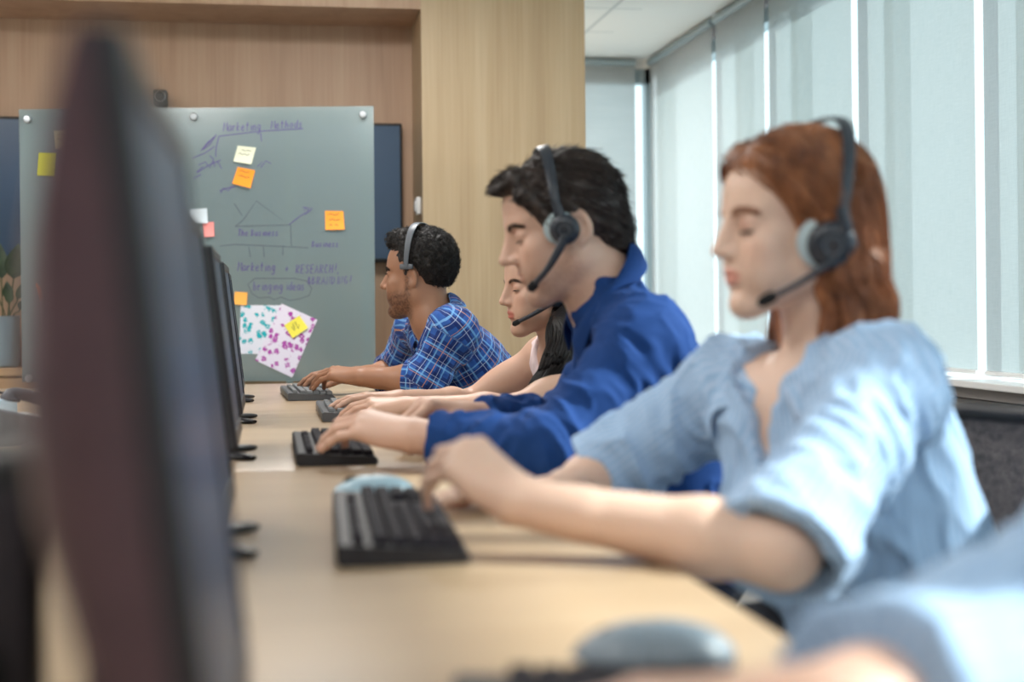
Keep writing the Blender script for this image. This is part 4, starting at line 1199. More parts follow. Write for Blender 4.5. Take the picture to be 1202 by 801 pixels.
def collar(parent, mat, c, up, f, r, gap_deg, h_back=.034, h_front=.022, leaf=.045, spread=.020, tip=.035, drop=.0, sq=.92, open_=0.0, fn=None, fb=None):
    """shirt collar: band round the neck and a turned-down leaf with pointed front corners"""
    up = unit(up); f = unit(f-up*np.dot(f, up)); l = np.cross(up, f)
    n = 25; th = np.radians(np.linspace(gap_deg, 360-gap_deg, n))
    rows = [[], [], [], [], []]
    for a in th:
        back = (1-math.cos(a))/2                       # 0 at the front, 1 at the back
        front = math.exp(-((min(a, 2*math.pi-a)-math.radians(gap_deg))/math.radians(28))**2)
        rr = r*(1+open_*front)
        d = f*math.cos(a)*sq+l*math.sin(a)
        base = c-up*(drop*(1-back))
        hh = h_front+(h_back-h_front)*back
        rows[0].append(base+d*rr*1.04-up*.006)
        rows[1].append(base+d*rr*1.00+up*hh*.85)
        rows[2].append(base+d*(rr*1.03+.004)+up*hh*1.04)
        rows[3].append(base+d*(rr+.013+spread*.5)+up*(hh-.018)+f*tip*.2*front)
        rows[4].append(base+d*(rr+.014+spread*(1+.3*front))+up*(hh-leaf-tip*.55*front)+f*tip*.25*front)
    def clear(P_, f_, lim):
        P_ = np.array(P_)
        for _ in range(4):
            d_ = f_(P_); g_ = grad(f_, P_); P_ = P_+g_*np.maximum(lim-d_, 0)[:, None]
        return P_
    if fb is not None:
        for k in (1, 2): rows[k] = clear(rows[k], fb, .003+.002*k)
    if fn is not None:
        r2_ = np.array(rows[2]); r4_ = np.array(rows[4]); leafrows = []
        D_ = np.array([f*math.cos(a)*sq+l*math.sin(a) for a in th])
        fr_ = np.clip(np.cos(th), 0, 1)[:, None]
        Mv = -(up[None]*(1-.45*fr_)+D_*(.12+.62*fr_)); Mv = Mv/np.linalg.norm(Mv, axis=1, keepdims=True)
        for t_, lim in ((.22, .007), (.45, .007), (.72, .006), (1.0, .005)):
            p_ = r2_*(1-t_)+r4_*t_+D_*(.010*math.sin(math.pi*min(1, t_*1.2)))
            bad = fn(p_) < lim
            q_ = p_-Mv*.09
            for _ in range(40): q_ = q_+Mv*np.clip(fn(q_)-lim, -.01, .02)[:, None]*.8
            p_ = np.where(bad[:, None], q_, p_)
            p_ = p_+Mv*0.0
            for _ in range(3): p_[1:-1] = p_[1:-1]*.5+(p_[:-2]+p_[2:])*.25
            p_ = p_-Mv*.0025
            leafrows.append(p_)
        rows = rows[:3]+leafrows
    return ribbon_mesh('collar', rows, mat, parent, .0028)

def placket(parent, mat, bmat, fn, B, R2, s0, s1, nb, lat=0.0, width=.015):
    """button band down the front, lying on the cloth, with its buttons as parts of it"""
    n = 22; rows = [[], [], []]; ctr = []
    for s_ in np.linspace(s0, s1, n):
        base = B['neck']-R2[:, 2]*s_+R2[:, 1]*lat
        for j, w_ in enumerate((-width, 0, width)):
            p = base+R2[:, 1]*w_+R2[:, 0]*.30
            P_ = p[None]
            for _ in range(30): P_ = P_-R2[:, 0][None]*np.clip(fn(P_)-.0025, -.02, .02)[:, None]*.8
            rows[j].append(P_[0])
        ctr.append(rows[1][-1])
    o = ribbon_mesh('placket', rows, mat, parent, .0016)
    for k in np.linspace(1, n-2, nb).astype(int):
        N_ = grad(fn, ctr[k][None])[0]; x_ = unit(np.cross(N_, R2[:, 2])); y_ = np.cross(N_, x_)
        bm = bmesh.new(); add_lathe(bm, [(0, .0), (.0048, 0), (.0055, .001), (.005, .0022), (.0038, .0018), (0, .0018)], frame_mat(ctr[k]+N_*.0012, x_, y_, N_), 16)
        b_ = obj('button', bm, bmat, None, 40); b_.parent = o; b_.matrix_parent_inverse = pm(parent).inverted() if False else Matrix.Identity(4); b_.matrix_parent_inverse = o.matrix_parent_inverse.inverted() @ o.matrix_parent_inverse
    return o

def headset(head, S, label, parts):
    """worn headset; every part is placed in the wearer's head frame"""
    t = thing('headset', label, 'headset', tuple(head.pt(0, 0, 0)), 0, 'headsets worn at the desk')
    W = lambda *p: Vector(head.pt(*p))
    dark, grey = M['hs_dark'], M['hs_cushion']
    cf, cu = S.get('cup', (0.0, -.004)); lw = S.get('lw', .088); top = S.get('top', .158); tb = S.get('tilt', 0.0)
    n = 40; path = []; blw = S.get('blw', lw*1.02)
    for k in range(n):
        a = math.pi*k/(n-1)
        path.append((cf+tb*math.sin(a), blw*math.copysign(abs(math.cos(a))**.72, math.cos(a)), cu+(top-cu)*abs(math.sin(a))**.80))
    bm = bmesh.new()
    rings = []
    bw, bt = S.get('bw', .0075), .0022
    P_ = [np.array(p) for p in path]
    for k in range(n):
        tg = unit(P_[min(k+1, n-1)]-P_[max(k-1, 0)]); fw_ = np.array([1.0, 0, 0]); nn = unit(np.cross(tg, fw_))
        w_ = bw*(.75+.5*math.sin(math.pi*k/(n-1)))
        rings.append([W(*(P_[k]+fw_*w_*cx+nn*bt*cz)) for cx, cz in ((-1, -.6), (-.7, -1), (.7, -1), (1, -.6), (1, .6), (.7, 1), (-.7, 1), (-1, .6))])
    add_loft(bm, rings); world_child(obj('headband', bm, S.get('bandmat', dark), None, 40), t)
    for s in parts:
        sg = 1 if s[0] == 'L' else -1
        ax = head.R@unit((S.get('toe', .12), sg, -.10))
        x_ = unit(np.cross(ax, head.u)); y_ = np.cross(ax, x_)
        if s[1:] == 'cup':
            R_ = .0265*S.get('cups', 1)
            F = frame_mat(head.pt(cf+S.get('cupdf', 0), sg*(lw-.006), cu), x_, y_, ax)
            bm = bmesh.new(); add_lathe(bm, [(.010, -.012), (R_, -.013), (R_*1.06, -.006), (R_*1.03, .001), (R_*.9, .003), (.0, .003)], F, 36); world_child(obj('ear_cushion', bm, grey, None, 50), t)
            F2 = frame_mat(head.pt(cf+S.get('cupdf', 0)-.007, sg*(lw+.002), cu-.004), x_, y_, ax)
            bm = bmesh.new(); add_lathe(bm, [(0, -.004), (R_*.92, -.004), (R_*.97, .002), (R_*.93, .010), (R_*.78, .015), (R_*.5, .0165), (R_*.46, .0145), (0, .0145)], F2, 36); world_child(obj('ear_cup', bm, dark, None, 45), t)
            bm = bmesh.new(); add_lathe(bm, [(R_*.30, .0142), (R_*.30, .0170), (R_*.36, .0172), (R_*.38, .0142)], F2, 28); world_child(obj('cup_ring', bm, M['hs_mid'], None, 40), t)
            bm = bmesh.new(); add_tube(bm, [W(cf-.004, sg*(blw+.002), cu+.044), W(cf-.006, sg*(max(lw, blw)+.006), cu+.015), W(cf-.007, sg*(lw+.012), cu-.002)], [.0075, .0085, .007], 10, True, (tuple(ax), .55)); world_child(obj('yoke', bm, dark, None, 45), t)
        elif s[1:] == 'pad':
            bm = bmesh.new(); c = head.pt(cf, sg*(lw-.003), cu)
            Fp = frame_mat(c, head.f, head.u, np.cross(head.f, head.u))
            add_box(bm, (-.021, -.008, -.005), (.021, .008, .005), Fp, .004); add_box(bm, (-.007, .0, -.004), (.007, .028, .004), Fp, .003); world_child(obj('temple_pad', bm, M['hs_mid'], None, 45), t)
    if S.get('boom'):
        pts = S['boom']
        q = spline([W(*p) for p in pts], 26)
        rr = [S.get('boomr', .0042)*(1.35-.50*min(1, k/18)) for k in range(26)]
        bm = bmesh.new(); add_tube(bm, q, rr, 10); world_child(obj('boom', bm, dark, None, 60), t)
        e = Vector(q[-1]); d = (Vector(q[-1])-Vector(q[-3])).normalized()
        bm = bmesh.new(); ml = S.get('mic', .026); mr = S.get('micr', .0075)
        add_tube(bm, [e-d*.004, e, e+d*ml*.25, e+d*ml*.75, e+d*ml], [mr*.5, mr*.9, mr, mr*.95, mr*.4], 12); world_child(obj('microphone', bm, M['black_soft'], None, 60), t)
    return t
M['hs_dark'] = mat('headset_plastic', srgb(40, 46, 56), .32)
M['hs_mid'] = mat('grey_headset_plastic', srgb(92, 98, 106), .4)
M['hs_cushion'] = mat('pale_ear_cushion', srgb(178, 196, 202), .6)

def fit_head(px, Yc, f, u, s, local=(.121, 0, -.026)):
    """head frame whose nose tip projects to px, with the nose at depth Yc plus its own offset"""
    h = Fr((0, 0, 0), f, u, s); d = h.pt(local)
    o = aY(px[0], px[1], Yc+d[1])-d
    return Fr(o, f, u, s)

def vis_(prims): return lambda X: prims_d(prims, X)
def brows_lashes(h, S, parent, mat_b, mat_l):
    for sd in (1, -1):
        n = 34; pts = []
        x = np.linspace(0, 1, n)
        rt = np.stack([.0895-.020*x**1.6, sd*(.013+.036*x), .0245+.006*np.sin(np.pi*x**.8)-.002*x+S.get('browu', 0)], -1)
        P_ = []
        for k in range(n):
            for r_ in range(3):
                a = rt[k]+np.array([.001, 0, (r_-1)*.0022]); b = a+np.array([-.0035, sd*.0065, .0016])
                P_.append([a, (a+b)/2+np.array([.0012, 0, .0004]), b])
        P_ = np.array(P_); P_ = h.o+(P_*h.s)@h.R.T
        hfn = vis_(head_prims(h, S)); sp_ = P_.shape; X_ = P_.reshape(-1, 3); lift_ = np.tile([.0, .0016, .0008], sp_[0])
        for _ in range(5): X_ = X_-grad(hfn, X_)*(hfn(X_)-lift_)[:, None]
        P_ = X_.reshape(sp_)
        V, Q = strand_mesh(P_, .0009*S.get('browt', 1)); world_child(np_mesh('eyebrow', V, Q, mat_b), parent)
        th = np.linspace(-1.15, 1.2, 26); P_ = []
        ez = S.get('lash', .0035)
        for a in th:
            r0_ = np.array([.0735+.0128*math.cos(a), sd*(.0325+.0135*math.sin(a)), ez-.0015*math.cos(a)+.002])
            dirv = unit((math.cos(a)*.9, sd*math.sin(a)*.7, S.get('lashdrop', -.55)))
            P_.append([r0_-dirv*.001, r0_+dirv*.0035, r0_+dirv*.0065+np.array([0, 0, .0015])])
        P_ = np.array(P_); P_ = h.o+(P_*h.s)@h.R.T
        V, Q = strand_mesh(P_, .00055*S.get('lasht', 1)); world_child(np_mesh('eyelashes', V, Q, mat_l), parent)

def person(sp):
    """build one seated worker from joints; returns the root Empty"""
    h = sp['head']; S = sp['shape']; fem = S.get('fem', False); vox = sp.get('vox', .003)
    root = thing('person', sp['label'], 'person', (sp['pelvis'][0], sp['pelvis'][1], .45), 0)
    B = {k: np.array(sp[k], float) for k in ('pelvis', 'chest', 'neck', 'shL', 'shR', 'f')}
    B['trap'] = sp.get('trap', .03); B['w'] = sp.get('w', 1.0); asc = sp.get('arm', 1.0)
    l2 = unit(B['shL']-B['shR']); u2 = unit(B['neck']-B['chest']); B['l2'] = unit(l2-u2*(l2@u2))
    tor, (R1, R2) = torso_prims(B, fem)
    pr = list(tor)
    nk0 = h.pt(-.034, 0, -.105); 
    pr.append(rc(nk0, B['neck']-R2[:, 2]*.03, S.get('neck', .053)*h.s, S.get('neck', .053)*h.s*1.10, .04))
    # sternomastoid cords and collar bones
    for sd in (1, -1):
        pr.append(rc(h.pt(-.020, .045*sd, -.045), B['neck']+R2[:, 0]*.045+R2[:, 1]*.012*sd-R2[:, 2]*.03, .011*h.s, .009*h.s, .016))
        pr.append(rc(B['neck']+R2[:, 0]*.055+R2[:, 1]*.02*sd-R2[:, 2]*.045, (B['shL'] if sd > 0 else B['shR'])+R2[:, 2]*.012+R2[:, 0]*.012, .010, .010, .022))
    tips = []
    for sd in ('L', 'R'):
        pr += arm_prims(B['sh'+sd], sp['el'+sd], sp['wr'+sd], asc, sp['hand'+sd]['t'])
        hd = sp['hand'+sd]
        if 'ztip' in hd:                                     # let every fingertip reach what it touches
            cur = [tuple(c_) for c_ in hd['curls']]
            for i_ in range(4):
                best = None
                for k_ in np.linspace(.35, 1.75, 36):
                    tr_ = list(cur); tr_[i_] = tuple(x*k_ for x in cur[i_])
                    z_ = hand_prims(np.array(sp['wr'+sd], float), hd['a'], hd['n'], hd['t'], tr_, hd.get('sc', 1.0)*asc)[1][i_][0][2]
                    e_ = abs(z_-hd['ztip']-.0065*asc)+abs(k_-1)*.002
                    if best is None or e_ < best[0]: best = (e_, tr_[i_])
                cur[i_] = best[1]
            hd['curls'] = cur
        L_, tp = hand_prims(np.array(sp['wr'+sd], float), hd['a'], hd['n'], hd['t'], hd['curls'], hd.get('sc', 1.0)*asc, hd.get('spread', (.10, .02, -.07, -.18)), hd.get('thumb', (.35, .5, -.45)))
        pr += L_; tips.append((sd, tp, hd))
    hp = head_prims(h, S)
    pr = pr+hp
    V, Q = sdf_mesh(pr, vox); V, Q = keep_largest(V, Q)
    # skin colours, and shade painted round the eyes
    q = h.inv(V); pig = np.ones((len(V), 3))
    def blend(mask, c):
        nonlocal pig
        pig = pig*(1-mask[:, None])+np.array(c)[None]*mask[:, None]
    near = (np.abs(q[:, 1]) < .08) & (q[:, 0] > .03) & (np.abs(q[:, 2]) < .14)
    ch = np.exp(-(((q[:, 0]-.065)/.03)**2+((np.abs(q[:, 1])-.042)/.02)**2+((q[:, 2]+.025)/.022)**2))*near
    blend(ch*S.get('blush', .35), S.get('blushc', (1.05, .80, .76)))
    lipm = sstep(1.25, .85, np.sqrt((q[:, 1]/.0225)**2+((q[:, 2]+.0605)/.0115)**2))*(q[:, 0] > .086)
    blend(lipm*S.get('lipk', .7), S.get('lipc', (.85, .52, .52)))
    eye = np.exp(-(((np.abs(q[:, 1])-.033)/.017)**2+((q[:, 2]-.010)/.011)**2))*(q[:, 0] > .06)
    blend(eye*S.get('eye_shade', .35), S.get('eye_shade_col', (.80, .62, .58)))  # darkens the skin colour here in place of eyelid shadow
    if 'beard' in S:
        k, c = S['beard']
        lowf = sstep(-.028, -.062, q[:, 2]+.35*np.maximum(.03-q[:, 0], 0)*-1)*(q[:, 2] > -.16)*(q[:, 0] > -.012)*sstep(-.012, .012, q[:, 0])
        mou = np.exp(-((q[:, 1]/.026)**2+((q[:, 2]+.046)/.008)**2))*(q[:, 0] > .08)
        nz = .75+.5*vnoise(q*260)
        under = sstep(-.150, -.112, q[:, 2])
        cheek = sstep(.030, .052, np.abs(q[:, 1]))*sstep(.075, .045, q[:, 0]); side = sstep(-.02, -.05, q[:, 2])*0
        mm = np.clip(np.maximum(lowf*under, mou)*nz, 0, 1)*(1-lipm)
        sb = sstep(.020, .0, np.abs(q[:, 0]-.008))*sstep(.05, -.02, q[:, 2])*(q[:, 2] > -.06)*(np.abs(q[:, 1]) > .045)*nz
        mm = np.maximum(mm, np.clip(sb, 0, 1)*S.get('sideburn', 0))
        blend(mm*k, c)
    for sd, tp, hd in tips:
        kn = np.exp(-((V-np.array(sp['wr'+sd]))**2).sum(1)/.13**2)
        blend(kn*.15, (1.02, .86, .82))
    body = np_mesh('body', V, Q, sp['skin'], None, attrs={'pigment_and_shade': pig}); world_child(body, root)
    # nails
    if sp.get('nails', True):
        for sd, tp, hd in tips:
            for (p, d, n) in tp:
                y_ = unit(n-d*(n@d)); x_ = np.cross(y_, d)
                r_ = .0062*asc*hd.get('sc', 1)
                bm = bmesh.new(); rings = []
                for u_ in np.linspace(-1, 1, 5):
                    rings.append([Vector(p-d*.004+d*u_*r_*.75+x_*math.sin(a_)*r_*.78*math.sqrt(max(.05, 1-.35*u_*u_))+y_*(math.cos(a_)*r_*1.02-.0002)) for a_ in np.linspace(-1.0, 1.0, 6)])
                R_ = [[bm.verts.new(p_) for p_ in r__] for r__ in rings]
                for a, b in zip(R_[:-1], R_[1:]):
                    for k in range(5): bm.faces.new((a[k], a[k+1], b[k+1], b[k]))
                o = obj('fingernail', bm, sp['nail'], None, 80); sm = o.modifiers.new('solid', 'SOLIDIFY'); sm.thickness = .0008; sm.offset = 1; world_child(o, root)
    # eyes under the lids
    for sd in (1, -1):
        bm = bmesh.new(); bmesh.ops.create_uvsphere(bm, u_segments=20, v_segments=14, radius=.0119*h.s)
        gd = S.get('gaze', (1, 0, -.75)); ax = Vector(h.R@unit((gd[0], gd[1], gd[2])))
        for f_ in bm.faces:
            if f_.calc_center_median().normalized().dot(ax) > .86: f_.material_index = 1
        c = Vector(h.pt(.0742, .0325*sd, .0065))
        for v in bm.verts: v.co += c
        o = obj('eye', bm, [M['eye_white'], M['iris']], None, 80); world_child(o, root)
    brows_lashes(h, S, root, sp['browmat'], sp['lashmat'])
    # ---- shirt
    inf = sp.get('ease', .014)
    tor2, _ = torso_prims(B, fem, inf)
    sh = list(tor2); segs = []; joints = []; hollow = []; ends = []
    for sd in ('L', 'R'):
        a = B['sh'+sd]; e = np.array(sp['el'+sd], float); w_ = np.array(sp['wr'+sd], float)
        kind, end = sp['sleeve']
        joints += [(e, .09), (a-R2[:, 2]*.06, .10)]
        r1, r2, r3 = sp.get('sleeve_r', (.062, .056, .040))
        if kind == 'none': continue
        sh.append(sph(a, r1*.98, .05))
        if kind == 'short':                                      # rolled above or at the elbow
            b = a+(e-a)*end
            sh.append(cone(a, b, r1, r2, .03)); segs.append((a, b, r1, 0))
            c0 = a+(e-a)*(end-.17); n_ = unit(e-a)
            sh.append(cone(c0, b+n_*.006, r2*1.10, r2*1.16, .003)); hollow.append(cone(b-n_*.03, b+n_*.05, r2*.84, r2*.98, .004, True)); ends.append(b)
        else:
            b = e+(w_-e)*end
            sh.append(rc(a, e, r1, r2, .03)); segs.append((a, e, r1, 0)); L0 = np.linalg.norm(e-a)
            sh.append(sph(e, r2*1.02, .03))
            sh.append(cone(e, b, r2, r3, .03)); segs.append((e, b, r2, L0))
            c0 = b-unit(w_-e)*(.055 if end > .8 else .05)
            n_ = unit(w_-e); ends.append(b); sh.append(cone(c0, b+n_*.003, r3*1.06, r3*(1.06 if end > .8 else 1.16), .004)); (hollow if end < .4 else []).append(cone(b-n_*.025, b+n_*.04, r3*.84, r3*.96, .004, True))
    sh += hollow
    for c_ in sp.get('cuts', []): sh.append(c_(R2, B))
    amp = sp.get('fold', .006); sv = np.array(sp.get('seed', (0, 0, 0)), float)
    zt = sp.get('hem', .50)
    def post(d, X):
        fade = np.ones(X.shape[:-1])
        for e_ in ends: fade = np.minimum(fade, .25+.75*sstep(.03, .08, np.sqrt(((X-e_)**2).sum(-1))))
        d = d+wrinkles(X, amp, sv, joints, segs, R2, B['chest'])*fade
        return np.maximum(d, zt-X[..., 2])
    V, Q = sdf_mesh(sh, sp.get('cvox', .0045), post, margin=amp*2+.006)
    V, Q = keep_largest(V, Q)
    cc = cloth_coords(V, segs, R2, B['chest'], prims_d(tor2, V))
    shirt = np_mesh(sp.get('topname', 'shirt'), V, Q, sp['cloth'], None, vec={'cloth': cc}); world_child(shirt, root)
    if sp.get('collar'):
        c = dict(sp['collar']); cpos = B['neck']+R2@np.array(c.pop('off', (0, 0, 0)))
        up = unit(c.pop('up', R2[:, 2])); ff = np.array(c.pop('f', R2[:, 0]), float)
        shs = [p_ for p_ in sh if not p_.sub]; fsh = lambda X: post(prims_d(shs, X), X); fbd = lambda X: prims_d(pr, X)
        co = collar(root, sp.get('collarmat', sp['cloth']), cpos, up, ff, fn=fsh, fb=fbd, **c)
        full = lambda X: post(prims_d(sh, X), X)
        placket(root, sp.get('collarmat', sp['cloth']), M['button'], full, B, R2, sp.get('plk0', .10), .36, 5)
    # ---- trousers and shoes (under the desk)
    tr = [ell(B['pelvis']-R1[:, 2]*.02, (.125, .175, .125), R1, .05)]
    fl = unit(np.array([R1[0, 0], R1[1, 0], 0])); ll = np.array([-fl[1], fl[0], 0])
    leg = sp.get('leg', .40)
    for sd in (1, -1):
        hp_ = B['pelvis']+ll*.085*sd-np.array([0, 0, .03]); kn = np.array([hp_[0], hp_[1], 0])+fl*leg+ll*.04*sd+np.array([0, 0, .53]); an = np.array([kn[0], kn[1], .11])+fl*(-.02)
        tr += [rc(hp_, kn, .085, .062, .04), rc(kn, an, .060, .052, .03)]
        bm = bmesh.new(); rings = []
        for u_, hw, zt_ in ((-.07, .028, .085), (-.05, .036, .10), (0, .038, .10), (.06, .044, .075), (.12, .046, .055), (.165, .036, .042), (.185, .018, .03)):
            c_ = np.array([an[0], an[1], 0])+fl*u_
            rings.append([Vector(c_+ll*hw*math.cos(a_)+np.array([0, 0, max(.004, zt_/2+.002+zt_/2*math.sin(a_))])) for a_ in np.linspace(0, 2*math.pi, 15)[:-1]])
        add_loft(bm, rings); world_child(obj('shoe', bm, M['shoe'], None, 50), root)
    V, Q = sdf_mesh(tr, .009, lambda d, X: d+wrinkles(X, .004, sv+5, [])); V, Q = keep_largest(V, Q); world_child(np_mesh('trousers', V, Q, sp['trousers']), root)
    return root, h, R2, B

def hair_object(root, h, mat, prims, vox, disp=None, margin=.006, strands=None, name='hair'):
    """hair = a modelled volume with grooves, and fine strands laid over it, in one mesh"""
    V, Q = sdf_mesh(prims, vox, disp, margin)
    V, Q = keep_largest(V, Q)
    parts = [(V, Q)]
    for st in (strands or []): parts.append(st)
    V, Q = merge(parts)
    return world_child(np_mesh(name, V, Q, mat), root)
# ------------------------------------------------------------------ the five workers
M['skin_fair'] = skin_mat('fair_skin', srgb(222, 188, 168))
M['skin_light'] = skin_mat('light_skin', srgb(208, 170, 150))
M['skin_warm'] = skin_mat('warm_skin', srgb(208, 168, 146))
M['skin_brown'] = skin_mat('brown_skin', srgb(166, 122, 96))
M['nail'] = mat('fingernail', srgb(220, 176, 160), .3)
M['nail_b'] = mat('fingernail_tan', srgb(190, 142, 116), .3)
M['hair_red'] = hair_mat('copper_hair', srgb(98, 56, 36), srgb(176, 114, 72), .42)
M['hair_dark'] = hair_mat('dark_brown_hair', srgb(34, 26, 24), srgb(62, 48, 42), .45)
M['hair_black'] = hair_mat('black_hair', srgb(16, 13, 14), srgb(34, 28, 29), .5)
M['hair_curl'] = hair_mat('curly_black_hair', srgb(18, 15, 15), srgb(36, 30, 28), .65)
M['brow_dark'] = mat('dark_eyebrow', srgb(42, 32, 28), .6)
M['brow_red'] = mat('copper_eyebrow', srgb(160, 112, 88), .6)
M['lash'] = mat('eyelash', srgb(24, 18, 18), .6)
M['lash_red'] = mat('brown_eyelash', srgb(74, 46, 36), .6)
M['cl_blue'] = cloth_mat('royal_blue_cotton', srgb(24, 60, 118), sheen=.02)
M['cl_pale'] = cloth_mat('pale_blue_striped_cotton', srgb(152, 184, 218), stripes=(.0085, .42, srgb(188, 205, 230), .6), sheen=.1)
M['cl_plaid'] = cloth_mat('blue_plaid_cotton', srgb(44, 88, 164), plaid=[
    (0, .044, .34, 0, srgb(24, 40, 100), .8), (1, .044, .34, .1, srgb(24, 40, 100), .7), (0, .044, .10, .55, srgb(116, 172, 224), .75), (1, .044, .10, .60, srgb(116, 172, 224), .75),
    (0, .044, .036, .80, srgb(186, 200, 228), .65), (1, .044, .036, .86, srgb(186, 200, 228), .65), (0, .088, .022, .08, srgb(206, 150, 110), .8), (1, .088, .022, .22, srgb(206, 150, 110), .7)], sheen=.1)
M['cl_pink'] = cloth_mat('pale_pink_jersey', srgb(232, 212, 214))
M['cl_grey_blue'] = cloth_mat('grey_blue_cotton', srgb(146, 174, 206), stripes=(.014, .3, srgb(176, 198, 222), .5))
M['tr_dark'] = cloth_mat('charcoal_trousers', srgb(44, 46, 54)); M['tr_navy'] = cloth_mat('navy_trousers', srgb(34, 40, 62))
def A(px, py, Y): return np.array(aY(px, py, Y))
def facing(shL, shR):
    d = np.array(shR)-np.array(shL); f = np.array([-d[1], d[0], 0]); return unit(f)
def flow_down(h, back=10.0, down=.8, side=0.0):
    def fl(X, N, t):
        q = h.inv(X)
        k = np.clip(q[:, 0]+.05, 0, .15)*back
        return -h.u[None]*down-h.f[None]*k[:, None]+h.l[None]*(np.sign(q[:, 1])*side*np.clip(q[:, 2]-.06, 0, 1)*20)[:, None]
    return fl
def roots_on(V, hf, sel, n):
    ids = np.where(sel & (prims_d(hf, V) > .003))[0] if hf is not None else np.where(sel)[0]
    return V[rng.choice(ids, min(n, len(ids)), replace=False)]
def vis(prims): return lambda X: prims_d(prims, X)

# ---- red-haired woman -------------------------------------------------
f, u = rot_fu(6, 3, 0)
h = fit_head((835, 297), 1.72, f, u, .905)
shL, shR = np.array((.705, 1.545, .905)), np.array((.625, 1.875, .890))
neck = h.pt(-.045, 0, -.150); neck[2] = .886
wrL = A(608, 590, 1.475); knL = A(534, 522, 1.53)
wrR = A(645, 583, 1.83)
red = dict(label='woman with copper shoulder-length hair in a pale blue striped shirt, typing', head=h, pelvis=(.79, 1.70, .575), chest=(.725, 1.705, .775), neck=neck, shL=shL, shR=shR, f=facing(shL, shR), w=.95,
    elL=A(918, 648, 1.36), wrL=wrL, elR=A(712, 560, 1.93), wrR=wrR, arm=.93, vox=.0028, trap=-.03,
    handL=dict(a=knL-wrL, n=(.1, -.55, 1), t=(0, 1, 0), spread=(.16, .05, -.09, -.22), curls=[(46, 36, 22), (50, 36, 20), (54, 34, 20), (56, 34, 20)], thumb=(.25, 0, -.75)),
    handR=dict(ztip=0.764, a=(-1, -.12, .10), n=(0, .2, 1), t=(0, -1, 0), curls=[(22, 30, 15), (26, 32, 15), (28, 32, 15), (30, 30, 15)]),
    shape=dict(fem=True, jaw=.93, nose=.86, neck=.045, lips=1.12, blush=.45, lipk=.8, lipc=(.86, .48, .48), lid=.55, lash=.0000, lashdrop=-1.0, eye_shade=.75, gaze=(.7, 0, -1), browt=.7, browu=.001, lasht=2.2, eye_shade_col=(.64, .45, .42)),
    skin=M['skin_fair'], nail=M['nail'], browmat=M['brow_red'], lashmat=M['lash'], cloth=M['cl_pale'], sleeve=('short', 1.0), sleeve_r=(.060, .060, .05), ease=.018, fold=.0105, seed=(3, 1, 2), cvox=.0042, hem=.52,
    trousers=M['tr_dark'], leg=.38,
    cuts=[lambda R2, B: rc(B['neck']+R2@np.array((.075, 0, .0)), B['neck']+R2@np.array((.115, 0, -.075)), .030, .008, .006, True), lambda R2, B: rc(B['neck']+R2@np.array((.0, 0, .02)), B['neck']+R2@np.array((.05, 0, .06)), .064, .075, .008, True)],
    collar=dict(off=(-.006, 0, .008), r=.056, gap_deg=38, leaf=.052, spread=.028, tip=.038, drop=.042, open_=.30))
root, h, R2, B = person(red); SHP = red['shape']
hp = [h.ell((-.018, 0, .052), (.110, .089, .094), .02), h.ell((-.060, 0, .01), (.066, .084, .10), .03), h.ell((-.078, 0, -.085), (.050, .080, .145), .03)]
for s in (1, -1):
    hp += [h.rc((-.022, .074*s, .03), (-.044, .084*s, -.085), .032, .043, .03), h.rc((-.044, .084*s, -.085), (-.046, .084*s, -.150), .045, .044, .02), h.rc((-.046, .084*s, -.150), (-.036, .080*s, -.226), .044, .024, .02),
           h.rc((.058, .030*s, .100), (.020, .074*s, .042), .020, .018, .02)]
hp += [h.ell((.105, 0, -.022), (.100, .130, .108), .012, True)]
for s in (1, -1): hp.append(h.rc((.022, .10*s, -.03), (.040, .10*s, -.20), .035, .06, .01, True))
def dred(d, X):
    q = h.inv(X)
    a = np.arctan2(np.abs(q[..., 1]), q[..., 2]+.02)
    flowc = np.stack([q[..., 0]*52+q[..., 2]*14+a*3, np.sign(q[..., 1])*3+a*2.0, q[..., 2]*9], -1)
    return d+.0050*vnoise(flowc)+.0022*vnoise(flowc*2.3+4)
V0, Q0 = sdf_mesh(hp, .005); fn = vis(hp)
rt = roots_on(V0, head_prims(h, SHP), h.inv(V0)[:, 2] > -.05, 1500)
pth = trace(fn, rt, flow_down(h, 9, .9, .5), 22, .0075, rng.uniform(.0005, .0045, len(rt)))
tip = sstep(0, 1, np.linspace(0, 1, pth.shape[1]))[None, :, None]
pth = pth+rng.normal(0, .0035, (len(rt), 1, 3))*tip
wv = h.inv(pth)[..., 2]; amp_ = sstep(-.02, -.12, wv)*.006
pth = pth+(amp_*np.sin(wv*75+rng.uniform(0, 1.5, (len(rt), 1))))[..., None]*h.f+(amp_*.5*np.cos(wv*60))[..., None]*h.l
hair_object(root, h, M['hair_red'], hp, .0035, dred, .012, [strand_mesh(pth, rng.uniform(.0007, .0016, len(rt)))])
headset(h, dict(cup=(-.012, -.022), lw=.100, blw=.118, top=.153, tilt=-.052, cups=1.18, toe=.45, cupdf=.010, bw=.0085,
    boom=[(-.012, .112, -.040), (.012, .112, -.056), (.045, .090, -.078), (.066, .072, -.090)], mic=.022, micr=.0075), 'black headset on the copper hair, with a pale ear cushion', ['Lcup', 'Rcup'])

